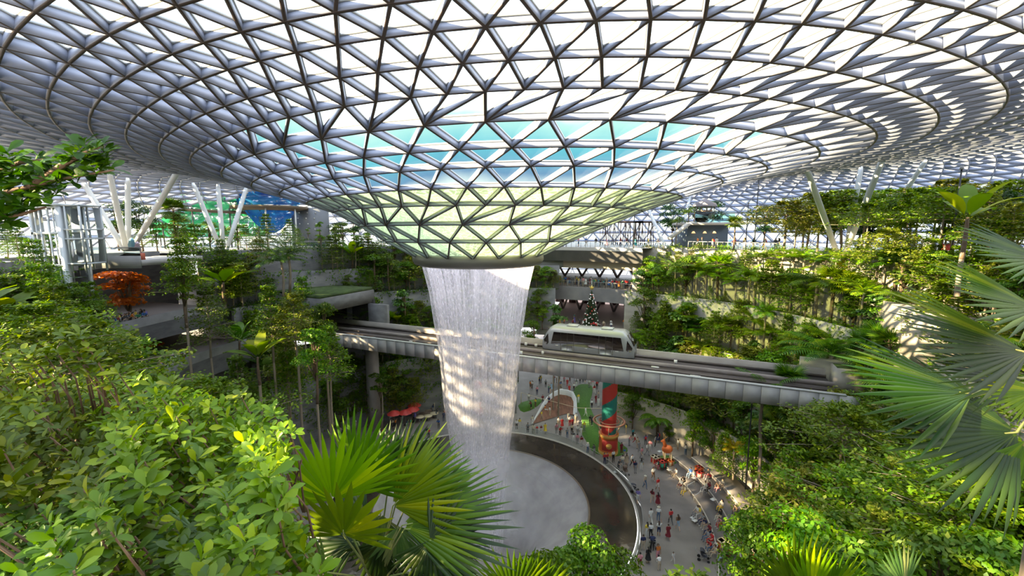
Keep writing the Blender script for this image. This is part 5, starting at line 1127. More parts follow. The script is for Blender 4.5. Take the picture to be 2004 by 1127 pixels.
# striped pillar on a drum
p = atz(1190, 884, 0)
o = thing('striped_pillar', p, 'red and green spiral striped pillar standing on an orange drum by the turf', 'pillar')
mb = MB(); n, k = 48, 60; V = []; F = []; M = []
for i in range(k + 1):
    z = 2.9 + i/k*11.6
    for j in range(n): a = 2*PI*j/n; V.append([1.02*math.cos(a), 1.02*math.sin(a), z])
for i in range(k):
    for j in range(n):
        F.append([i*n+j, i*n+(j+1) % n, (i+1)*n+(j+1) % n, (i+1)*n+j]); z = 2.9 + (i+.5)/k*11.6; M.append(0 if ((z - .95*(2*PI*j/n)*.75)/4.6 % 1) < .5 else 1)
mb.add(V, np.array(F), np.array(M)); mb.build('shaft', [red, green_p], o)
mb = MB(); mb.lathe([(1.32, 0), (1.34, .35), (1.3, .4), (1.3, 2.5), (1.36, 2.55), (1.36, 2.9), (1.0, 2.95)], 40); mb.build('drum', orange, o)
mb = MB(); mb.lathe([(1.36, .02), (1.38, .42), (1.33, .45)], 40); mb.lathe([(1.35, 2.5), (1.4, 2.55), (1.4, 2.85), (1.35, 2.9)], 40); mb.build('drum_band', gold, o)
mb = MB(); mb.lathe([(1.315, .7), (1.33, .72), (1.33, 2.2), (1.315, 2.22)], 20, a0=PI*1.2, a1=PI*1.75); mb.build('drum_panel', red, o)
mb = MB(); a = PI*1.45; mb.tube([(1.30*math.cos(a), 1.30*math.sin(a), 1.45), (1.37*math.cos(a), 1.37*math.sin(a), 1.45)], .4, 20); mb.build('drum_medallion', gold, o)
mb = MB(); mb.lathe([(2.1, 4.5), (2.3, 4.6), (2.1, 4.72), (1.92, 4.6), (2.1, 4.5)], 32); mb.lathe([(1.35, 4.55), (1.45, 4.62), (1.35, 4.7), (1.2, 4.62), (1.35, 4.55)], 32); mb.build('canopy_ring', mat('canopy_brown', (.35, .16, .10), .6), o)
for a in np.linspace(0, 2*PI, 8)[:-1]:
    mb = MB(); mb.tube([(1.25*math.cos(a), 1.25*math.sin(a), 2.9), (1.9*math.cos(a), 1.9*math.sin(a), 4.6)], .06, 6); mb.build('canopy_strut', cream, o)
# giant drumsticks leaning on the drum
q = atz(1178, 872, 0); o = thing('drumstick_prop', q, 'cream giant drumstick leaning against the left side of the orange drum', 'prop'); mb = MB(); mb.tube([(-.35, -.2, .0), (.25, .1, 2.4)], [.22, .12], 10); mb.build('stick', cream, o)
# sunken bowl with the white arched rim
bp_ = atz(1098, 800, 0); o = thing('play_bowl', bp_, 'white arched rim over a brown slatted play bowl left of the striped pillar', 'play structure')
A = [atz(*q, 0) - bp_ for q in ((1040, 832), (1052, 815), (1063, 800), (1072, 791), (1083, 784.5), (1096, 782), (1110, 784), (1120, 788), (1125.5, 795), (1126, 806), (1124, 815))]
A = np.array(A); A[:, 2] = 0; m_ = MB(); hh = np.interp(np.arange(len(A)), [0, 3, 5, 7, 9, 10], [.15, 1.3, 2.0, 2.0, 1.0, .3]); nn = len(A)
inw = A - A.mean(0); inw /= np.linalg.norm(inw, axis=1)[:, None]; V = []
for i in range(nn): V += [A[i] - inw[i]*.2, A[i] - inw[i]*.35 + [0, 0, hh[i]], A[i] + inw[i]*.25 + [0, 0, hh[i]], A[i] + inw[i]*.35]
F = [[4*i+j, 4*i+j+1, 4*i+5+j, 4*i+4+j] for i in range(nn-1) for j in range(3)]
m_.add(V, np.array(F)); m_.build('rim', mat('rim_white_paint', (.62, .61, .6), .4), o)
m_ = MB(); m_.add([list(q - inw[i]*.3 + [0, 0, hh[i]*.55 + .02]) for i, q in enumerate(A)] + [[float(A[:, 0].mean()) + 1.0, float(A[:, 1].mean()) - 2.5, .06]], [[i, i+1, nn] for i in range(nn-1)]); m_.build('slatted_bowl', mat('bowl_brown', (.16, .07, .04), .6, col2=(.26, .12, .07), scale=3, stretch=(1, .2, 1)), o)
# rope line strung across the plaza
o = thing('rope_line', atz(1040, 800, 0), 'thin pale rope line strung across the plaza in front of the white arch', 'rope'); pts = [atz(*q, 2.2) - np.array(o.location) for q in ((1020, 768), (1060, 780), (1130, 798), (1200, 800), (1245, 815), (1300, 823))]
mb = MB(); mb.tube(pts, .04, 5); mb.build('rope', cream, o)
for i in (0, 3, 5): mb = MB(); mb.tube([pts[i]*np.array([1, 1, 0]), pts[i]], .07, 6); mb.build('rope_post', cream, o)
# reindeer figure on a stand, gift boxes
q = atz(1306, 908, .42); o = thing('reindeer_figure', q, 'orange reindeer figure on tall legs standing by the seating steps', 'figure')
mb = MB(); mb.tube([(-.75, 0, 2.0), (-.5, 0, 2.05), (0, 0, 2.1), (.35, 0, 2.15), (.55, 0, 2.2)], [.2, .48, .55, .42, .2], 14); mb.build('body', orange, o, smooth=True)
mb = MB(); mb.tube([(-.35, 0, 2.4), (-.55, 0, 3.0), (-.62, 0, 3.3), (-.95, 0, 3.15)], [.26, .2, .24, .1], 10); mb.build('head', orange, o, smooth=True)
for s_ in (-1, 1):
    mb = MB(); mb.tube([(-.58, .1*s_, 3.45), (-.5, .3*s_, 3.8), (-.6, .42*s_, 4.15)], [.05, .04, .02], 6); mb.tube([(-.5, .3*s_, 3.8), (-.3, .42*s_, 4.0)], [.035, .015], 6); mb.build('antler', gold, o)
    for x in (-.45, .38): mb = MB(); mb.tube([(x, .25*s_, 1.9), (x, .28*s_, .0)], [.1, .06], 8); mb.build('leg', cream, o)
q = atz(1313, 903, .42); 
def giftbox(px, py, z, w, h, m1, m2, lab):
    q = atz(px, py, z); o = thing('gift_box', q, lab, 'gift box', .4); mb = MB(); mb.box((-w/2, -w/2, 0), (w/2, w/2, h)); mb.build('box', m1, o)
    mb = MB(); mb.box((-w/2-.02, -.08, 0), (w/2+.02, .08, h+.02)); mb.box((-.08, -w/2-.02, 0), (.08, w/2+.02, h+.02)); mb.build('ribbon', m2, o); mb = MB(); mb.box((-w/2-.05, -w/2-.05, h*.8), (w/2+.05, w/2+.05, h)); mb.build('lid', m2 if w > .7 else m1, o)
giftbox(1283, 905, 0, .9, .9, red, cream, 'red gift box with cream ribbon, furthest left of the pile below the reindeer'); giftbox(1296, 912, .42, .8, .8, green_p, red, 'green gift box with red ribbon in the middle of the pile below the reindeer'); giftbox(1288, 916, 0, .6, .6, mat('gift_pink', (.6, .2, .22), .5), cream, 'small pink gift box in front of the pile'); giftbox(1311, 909, .42, .75, .7, cream, orange, 'cream crate with a dark square on its face beside the reindeer stand'); giftbox(1368, 932, .84, .75, .7, mat('gift_white', (.72, .66, .6), .5), red, 'white box with red square near the people on the middle step'); giftbox(1368, 922, 1.26, .7, .6, orange, red, 'orange box standing behind the white box on the steps'); giftbox(1421, 1078, .84, 1.1, 1.0, orange, cream, 'orange box with cream square at the lower end of the steps'); giftbox(1475, 1088, 1.3, .9, .8, orange, cream, 'orange box half hidden in the shrubs right of the steps')
# strollers
def stroller(px, py, rz, lab, m):
    o = thing('stroller', atz(px, py, 0), lab, 'stroller', rz)
    mb = MB(); mb.add([[-.22, -.3, .45], [.22, -.3, .45], [.22, .2, .4], [-.22, .2, .4], [-.24, .35, .95], [.24, .35, .95]], [[0, 1, 2, 3], [3, 2, 5, 4]]); mb.add([[-.22, -.3, .5], [-.22, .2, .45], [-.24, .35, .95], [.22, -.3, .5], [.22, .2, .45], [.24, .35, .95]], [[0, 1, 2], [5, 4, 3]]); mb.build('seat', m, o)
    mb = MB(); V = []
    for a in np.linspace(0, 1.9, 6):
        for x in (-.27, -.1, .1, .27): V.append([x, .35 - .42*math.sin(a)*(1 if abs(x) < .2 else .85), .75 + .38*math.cos(a - .5)*(1 if abs(x) < .2 else .88)])
    mb.add(V, [[i*4+j, i*4+j+1, i*4+5+j, i*4+4+j] for i in range(5) for j in range(3)]); mb.build('hood', m, o)
    mb = MB()
    for x in (-.26, .26): mb.tube([(x, .75, 1.02), (x, .3, .62), (x, -.4, .16)], .018, 6); mb.tube([(x, -.1, .45), (x, .42, .14)], .018, 6)
    mb.tube([(-.26, .75, 1.02), (.26, .75, 1.02)], .022, 6); mb.build('frame', MATS['rail_steel'], o)
    for x in (-.26, .26):
        for y, r_ in ((-.4, .12), (.42, .15)): mb = MB(); mb.tube([(x-.03, y, r_), (x+.03, y, r_)], r_, 14); mb.build('wheel', black_m, o)
sd_ = mat('stroller_dark', (.06, .06, .075), .8); sr_ = mat('stroller_brown', (.18, .12, .09), .8)
stroller(1240, 962, 2.6, 'dark hooded stroller beside the pool rail, pushed by a person in blue violet', sd_); stroller(1224, 928, .3, 'pale brown stroller among the group right of the pool rail', sr_); stroller(1377, 1096, 1.2, 'big dark stroller parked at the lower end of the seating steps', sd_); stroller(1277, 1068, 2.9, 'navy stroller pushed along the rail at the bottom of the plaza', mat('stroller_navy', (.03, .035, .1), .8))
# light strips and signs on the steps
for a, b, z, lab in (((1345, 958), (1359, 950), .5, 'short white handrail on the lowest seating step'), ((1358, 979), (1374, 969), .9, 'white handrail between the lowest and middle seating steps'), ((1428, 1052), (1445, 1046), 1.3, 'white handrail at the planted edge of the steps'), ((765, 822), (771, 831), .3, 'white handrail beside the red seats left of the pool'), ((704, 822), (709, 830), .3, 'white handrail left of the pool among the standing people')):
    P, Q = atz(*a, z), atz(*b, z); o = thing('handrail', P, lab, 'handrail'); mb = MB(); mb.tube([(0, 0, 0), (0, 0, .55), Q - P + [0, 0, .55], Q - P], .04, 6); mb.build('rail', white_m, o)
for i, (px, py, z) in enumerate(((1310, 919, .42), (1359, 935, .84), (1396, 977, 1.26), (1291, 883, 0), (1357, 1013, .42), (1360, 1018, .42), (1202, 924, .05))):
    o = thing('floor_marker', atz(px, py, z), ['white floor tile marker below the reindeer', 'white floor tile marker left of the white gift box', 'white floor tile marker alone on the topmost step', 'white floor tile marker left of the reindeer legs', 'white paper on the lowest step by seated people, upper of two', 'white paper on the lowest step by seated people, lower of two', 'white paper lying at the foot of the pool rail'][i], 'marker', .5)
    mb = MB(); mb.box((-.3, -.22, 0), (.3, .22, .03)); mb.build('tile', white_m, o)
# red seats, umbrellas and tables left of the pool
for i, (px, py, lab) in enumerate(((772, 820, 'red parasol left of the pool, front left of the group'), (794, 818, 'red parasol in the middle of the group left of the pool'), (808, 812, 'red parasol at the right of the group left of the pool'), (812, 803, 'red parasol at the back beside the stair foot'))):
    q = atz(px, py + 14, 0); o = thing('parasol', q, lab, 'parasol', i*.4, 'red parasols left of the pool')
    mb = MB(); mb.lathe([(1.15, 2.1), (.6, 2.45), (0, 2.62)], 8); mb.build('canopy', red, o); mb = MB(); mb.tube([(0, 0, 0), (0, 0, 2.6)], .035, 6); mb.build('pole', MATS['rail_steel'], o); mb = MB(); mb.lathe([(0, .08), (.3, .08), (.32, 0)], 12); mb.build('base', black_m, o)
for i, (px, py, lab) in enumerate(((822, 824, 'round pale table right of the red parasols'), (850, 817, 'long white table beside the stair at the edge of the waterfall'), (838, 822, 'round pale table between the parasols and the waterfall'))):
    q = atz(px, py, 0); o = thing('table', q, lab, 'table'); mb = MB(); mb.lathe([(0, .78), (.7, .78), (.7, .72), (0, .72)], 18); mb.build('tabletop', cream, o); mb = MB(); mb.tube([(0, 0, 0), (0, 0, .74)], [.25, .06], 8); mb.build('pedestal', MATS['rail_steel'], o)
# stair climbing between the trees left of the waterfall
a_, b_ = atz(832, 812, 0), atz(836, 740, 4.5); o = thing('garden_stair', a_, 'straight brown stair climbing through the trees left of the waterfall', 'stair'); v = b_ - a_
for i in range(18):
    mb = MB(); c = v*((i + .5)/18); mb.box((-1.5, -.3, c[2] - .3), (1.5, .35, c[2] + .05), T=(c[0], c[1], 0)); mb.build('tread', mat('stair_brown', (.17, .12, .095), .8, col2=(.23, .17, .13), scale=2), o)
for s_ in (-1.55, 1.55): mb = MB(); mb.tube([(s_, 0, .9), v + [s_, 0, .9]], .05, 6); mb.build('handrail', cream, o)
# red hanging figure seen through the water
q = at(936, 800, 64); o = thing('red_display', (q[0], q[1], 0), 'red and green display seen through the falling water', 'display')
mb = MB(); mb.tube([(0, 0, 0), (0, 0, 8.2)], [.25, .15], 8); mb.build('post', green_p, o)
for z, r_ in ((3.4, .8), (4.6, .55), (7.6, .65)): mb = MB(); mb.tube([(0, 0, z-r_), (0, 0, z-r_*.5), (0, 0, z), (0, 0, z+r_*.5), (0, 0, z+r_)], [.1, r_*.85, r_, r_*.85, .1], 14); mb.build('red_ball', red, o, smooth=True)

# ================================================================ people
BONES = [('pelvis', 'waist', 2), ('waist', 'chest', 1), ('chest', 'neck', 1), ('neck', 'chin', 0), ('chin', 'crown', 0),
 ('pelvis', 'hipL', 2), ('hipL', 'kneeL', 2), ('kneeL', 'ankL', 4), ('ankL', 'toeL', 3), ('pelvis', 'hipR', 2), ('hipR', 'kneeR', 2), ('kneeR', 'ankR', 4), ('ankR', 'toeR', 3),
 ('chest', 'shL', 1), ('shL', 'elL', 1), ('elL', 'wrL', 0), ('wrL', 'haL', 0), ('chest', 'shR', 1), ('shR', 'elR', 1), ('elR', 'wrR', 0), ('wrR', 'haR', 0)]
RAD = dict(pelvis=(.155, .11), waist=(.14, .1), chest=(.165, .115), neck=(.058, .058), chin=(.082, .092), crown=(.072, .08), hip=(.095, .095), knee=(.062, .062), ank=(.042, .042), toe=(.036, .03), sh=(.066, .066), el=(.045, .045), wr=(.032, .032), ha=(.036, .022))
STAND = dict(pelvis=(0, 0, .93), waist=(0, 0, 1.09), chest=(0, .01, 1.33), neck=(0, .0, 1.475), chin=(0, -.025, 1.57), crown=(0, -.01, 1.66),
 hipL=(.095, 0, .88), kneeL=(.105, -.015, .49), ankL=(.11, .02, .09), toeL=(.12, -.13, .035), hipR=(-.095, 0, .88), kneeR=(-.105, -.015, .49), ankR=(-.11, .02, .09), toeR=(-.12, -.13, .035),
 shL=(.185, .01, 1.405), elL=(.235, .03, 1.14), wrL=(.24, -.03, .9), haL=(.235, -.06, .8), shR=(-.185, .01, 1.405), elR=(-.235, .03, 1.14), wrR=(-.24, -.03, .9), haR=(-.235, -.06, .8))
def pose(**k): d = dict(STAND); d.update(k); return d
def shift(d, names, v): return {n: tuple(np.array(d[n]) + v) for n in names}
UP = ['pelvis', 'waist', 'chest', 'neck', 'chin', 'crown', 'hipL', 'hipR', 'shL', 'elL', 'wrL', 'haL', 'shR', 'elR', 'wrR', 'haR']
SITB = dict(STAND); SITB.update(shift(STAND, UP, np.array([0, .12, -.45])))
SITB.update(kneeL=(.14, -.32, .5), ankL=(.14, -.36, .09), toeL=(.15, -.5, .035), kneeR=(-.14, -.32, .5), ankR=(-.14, -.36, .09), toeR=(-.15, -.5, .035), elL=(.23, .05, .72), wrL=(.15, -.18, .6), haL=(.12, -.27, .58), elR=(-.23, .05, .72), wrR=(-.15, -.18, .6), haR=(-.12, -.27, .58))
SITL = dict(SITB); SITL.update(waist=(0, .08, .65), chest=(0, -.02, .87), neck=(0, -.09, 1.0), chin=(0, -.15, 1.07), crown=(0, -.17, 1.16), shL=(.185, -.03, .93), shR=(-.185, -.03, .93), elL=(.22, -.16, .7), elR=(-.22, -.16, .7), wrL=(.08, -.3, .62), haL=(.04, -.36, .6), wrR=(-.08, -.3, .62), haR=(-.04, -.36, .6))
POSES = {'standing': pose(), 'holding a phone': pose(elL=(.22, -.02, 1.14), wrL=(.11, -.22, 1.22), haL=(.07, -.28, 1.27), elR=(-.22, -.02, 1.14), wrR=(-.11, -.22, 1.22), haR=(-.07, -.28, 1.27)),
 'walking': pose(kneeL=(.1, -.17, .5), ankL=(.1, -.2, .1), toeL=(.11, -.34, .06), kneeR=(-.1, .04, .5), ankR=(-.1, .3, .14), toeR=(-.11, .19, .04), elL=(.235, .13, 1.15), wrL=(.23, .16, .91), haL=(.23, .15, .81), elR=(-.235, -.06, 1.15), wrR=(-.22, -.2, .96), haR=(-.21, -.27, .89)),
 'striding': pose(kneeR=(-.1, -.2, .52), ankR=(-.1, -.25, .12), toeR=(-.11, -.39, .09), kneeL=(.1, .06, .5), ankL=(.1, .34, .16), toeL=(.11, .24, .05), elR=(-.24, .15, 1.16), wrR=(-.23, .2, .93), haR=(-.23, .2, .83), elL=(.24, -.07, 1.15), wrL=(.2, -.24, 1.0), haL=(.18, -.32, .95)),
 'raising an arm': pose(elR=(-.27, -.08, 1.5), wrR=(-.2, -.2, 1.72), haR=(-.17, -.23, 1.82)), 'leaning forward': pose(waist=(0, -.03, 1.07), chest=(0, -.13, 1.28), neck=(0, -.2, 1.4), chin=(0, -.26, 1.47), crown=(0, -.27, 1.56), shL=(.185, -.14, 1.34), shR=(-.185, -.14, 1.34), elL=(.25, -.24, 1.1), elR=(-.25, -.24, 1.1), wrL=(.14, -.42, 1.04), haL=(.08, -.48, 1.04), wrR=(-.14, -.42, 1.04), haR=(-.08, -.48, 1.04)),
 'sitting': SITB, 'sitting bent forward': SITL}
def mesh_person(ps):
    names = list(ps); me = bpy.data.meshes.new('person_base'); me.from_pydata([ps[n] for n in names], [(names.index(a), names.index(b)) for a, b, _ in BONES], [])
    o = bpy.data.objects.new('tmp', me); COL.objects.link(o); o.modifiers.new('s', 'SKIN'); sk = me.skin_vertices[0].data
    for i, n in enumerate(names): sk[i].radius = RAD[n if n in RAD else n[:-1]]; sk[i].use_root = (n == 'pelvis')
    sb = o.modifiers.new('d', 'SUBSURF'); sb.levels = 1; sb.render_levels = 1
    dg = bpy.context.evaluated_depsgraph_get(); dg.update(); ev = o.evaluated_get(dg); m2 = bpy.data.meshes.new_from_object(ev)
    bpy.data.objects.remove(o)
    V = np.zeros(len(m2.vertices)*3, np.float32); m2.vertices.foreach_get('co', V); V = V.reshape(-1, 3)
    fc = np.array([V[list(p.vertices)].mean(0) for p in m2.polygons])
    best = np.full(len(fc), 1e9); idx = np.zeros(len(fc), np.int32)
    for a, b, s_ in BONES:
        A_, B_ = np.array(ps[a]), np.array(ps[b]); ab = B_ - A_; t = np.clip(((fc - A_) @ ab)/(ab @ ab), 0, 1); d = np.linalg.norm(fc - A_ - t[:, None]*ab, axis=1)
        ra, rb = RAD[a if a in RAD else a[:-1]][0], RAD[b if b in RAD else b[:-1]][0]; d = d - (ra + (rb - ra)*t)
        up = d < best; best[up] = d[up]; idx[up] = s_
    mb = MB(); fs = [list(p.vertices) for p in m2.polygons]; mb.add(V, fs, idx)
    # face and fingers: brow, nose, mouth, ears; four fingers and a thumb on each hand
    ch, cr = np.array(ps['chin']), np.array(ps['crown']); mid = (ch + cr)/2
    mb.add(mid + np.array([[-.014, -.085, -.03], [.014, -.085, -.03], [0, -.112, -.028], [0, -.088, .01]]), [[0, 1, 2], [1, 3, 2], [3, 0, 2]], 0)
    for s_ in (-1, 1):
        mb.box((-.013, -.006, -.006), (.013, .006, .006), 5, T=mid + [s_*.032, -.083, .012]); mb.box((-.008, -.02, -.03), (.008, .02, .03), 0, T=mid + [s_*.083, 0, -.005])
    mb.box((-.024, -.006, -.005), (.024, .006, .005), 6, T=mid + [0, -.086, -.052])
    for L in 'LR':
        w, h = np.array(ps['wr'+L]), np.array(ps['ha'+L]); d = (h - w)/np.linalg.norm(h - w); s_ = np.cross(d, [0, 1, .2]); s_ /= np.linalg.norm(s_); nrm = np.cross(s_, d)
        for i, q in enumerate((-.026, -.009, .009, .026)):
            l_ = (.062, .078, .08, .06)[i]; b0 = h + s_*q; mb.tube([b0 - d*.01, b0 + d*l_*.5 - nrm*.008, b0 + d*l_ - nrm*.03], [.0095, .0085, .006], 5, 0)
        sg = 1 if L == 'L' else -1; b0 = h - d*.05 - s_*.03*sg; mb.tube([b0, b0 + d*.035 - s_*.025*sg, b0 + d*.065 - s_*.028*sg - nrm*.01], [.011, .0095, .007], 5, 0)
    return mb, mid
SKINS = [mat('skin_a', (.52, .33, .23), .6), mat('skin_b', (.38, .22, .14), .6), mat('skin_c', (.60, .40, .29), .6)]
HAIRS = [mat('hair_black', (.012, .010, .010), .6), mat('hair_brown', (.05, .028, .018), .6)]
CL = {'white': (.78, .77, .75), 'black': (.018, .018, .02), 'red': (.55, .035, .035), 'dark red': (.20, .02, .03), 'orange': (.72, .22, .04), 'yellow': (.78, .58, .06), 'blue': (.06, .16, .45), 'pale blue': (.35, .52, .70), 'navy': (.022, .03, .09), 'violet': (.17, .13, .36), 'grey': (.30, .30, .31), 'dark grey': (.08, .08, .085), 'green': (.07, .26, .13), 'teal': (.05, .30, .32), 'pink': (.66, .28, .32), 'beige': (.55, .44, .32), 'brown': (.17, .10, .06), 'denim': (.10, .16, .27), 'cream': (.72, .66, .52)}
CM = {k: mat('cloth_' + k.replace(' ', '_'), v, .85) for k, v in CL.items()}
dark_eye = mat('eye_dark', (.02, .015, .012), .3); lip = mat('lip', (.42, .16, .14), .5); shoe_w = mat('shoe_pale', (.6, .58, .55), .6); shoe_d = mat('shoe_dark', (.03, .03, .03), .6)
BODY = {}
for nm, ps in POSES.items():
    mb, mid = mesh_person(ps); o = mb.build('body', [SKINS[0], CM['white'], CM['navy'], shoe_w, CM['navy'], dark_eye, lip], smooth=True); me = o.data; bpy.data.objects.remove(o)
    hm = MB(); c = np.array(mid) + [0, .008, .012]
    prof = []
    V = []; nA, nZ = 14, 7
    for i in range(nZ + 1):
        e = PI/2 - i/nZ*1.95
        for j in range(nA):
            a = 2*PI*j/nA; front = max(0, -math.sin(a)); ee = max(e, .42*front - .1 + (.25 if front > .5 else -.0)) if front > .2 else e
            V.append(c + np.array([.093*math.cos(ee)*math.cos(a), .101*math.cos(ee)*math.sin(a), .112*math.sin(ee)]))
    hm.add(V, [[i*nA+j, (i+1)*nA+j, (i+1)*nA+(j+1) % nA, i*nA+(j+1) % nA] for i in range(nZ) for j in range(nA)]); ho = hm.build('hair', HAIRS[0], smooth=True); hs_ = ho.data; bpy.data.objects.remove(ho)
    hm.tube([c + [0, .06, .05], c + [0, .115, -.06], c + [0, .125, -.2], c + [0, .12, -.34]], [.06, .08, .085, .04], 10); ho = hm.build('hair', HAIRS[0], smooth=True); hl_ = ho.data; bpy.data.objects.remove(ho)
    sk = None
    if 'sitting' not in nm:
        pv_ = np.array(ps['pelvis']); km = MB(); km.lathe([(.15, pv_[2] + .14), (.19, pv_[2] - .05), (.25, pv_[2] - .3), (.29, pv_[2] - .46)], 14); ko = km.build('skirt', CM['white'], smooth=True); sk = ko.data; bpy.data.objects.remove(ko)
    BODY[nm] = (me, hs_, hl_, sk)
bag_mb = MB(); bag_mb.box((-.14, .12, 1.02), (.14, .27, 1.42)); bo = bag_mb.build('backpack', CM['black']); BAG = bo.data; bpy.data.objects.remove(bo)
bag_mb = MB(); bag_mb.lathe([(.0, 1.74), (.085, 1.72), (.1, 1.655), (.17, 1.645)], 14, c=(0, -.015)); bo = bag_mb.build('sun_hat', CM['cream']); HAT = bo.data; bpy.data.objects.remove(bo)
def setm(o, i, m): o.material_slots[i].link = 'OBJECT'; o.material_slots[i].material = m
PEOPLE = []
def person(px, py, z, rz, top, bot, ps, zone, shorts=False, longhair=False, dress=False, child=1.0, hat=False, bag=False, sk=None, p=None):
    p = atz(px, py, z) if p is None else p
    me, hs_, hl_, skm = BODY[ps]; body = bpy.data.objects.new('person', me); link(body); body.location = p; body.rotation_euler = (0, 0, rz); s_ = random.uniform(.96, 1.05)*child; body.scale = (s_, s_, s_)
    sm = SKINS[sk] if sk is not None else random.choice(SKINS)
    setm(body, 0, sm); setm(body, 1, CM[top]); setm(body, 2, CM[bot] if not dress else CM[top]); setm(body, 3, random.choice([shoe_w, shoe_d])); setm(body, 4, sm if (shorts or dress) else CM[bot])
    h = bpy.data.objects.new('hair', hl_ if longhair else hs_); link(h, body); setm(h, 0, random.choice(HAIRS))
    if dress and skm: k = bpy.data.objects.new('skirt', skm); link(k, body); setm(k, 0, CM[top])
    if hat and 'sit' not in ps and 'lean' not in ps: k = bpy.data.objects.new('sun_hat', HAT); link(k, body)
    if bag and 'sit' not in ps and 'lean' not in ps: k = bpy.data.objects.new('backpack', BAG); link(k, body); setm(k, 0, CM[random.choice(['black', 'navy', 'grey', 'red'])])
    body['category'] = 'person'
    PEOPLE.append((body, top, bot, ps, zone, shorts, longhair, dress, child < .8, px if px is not None else proj(p)[0])); return body
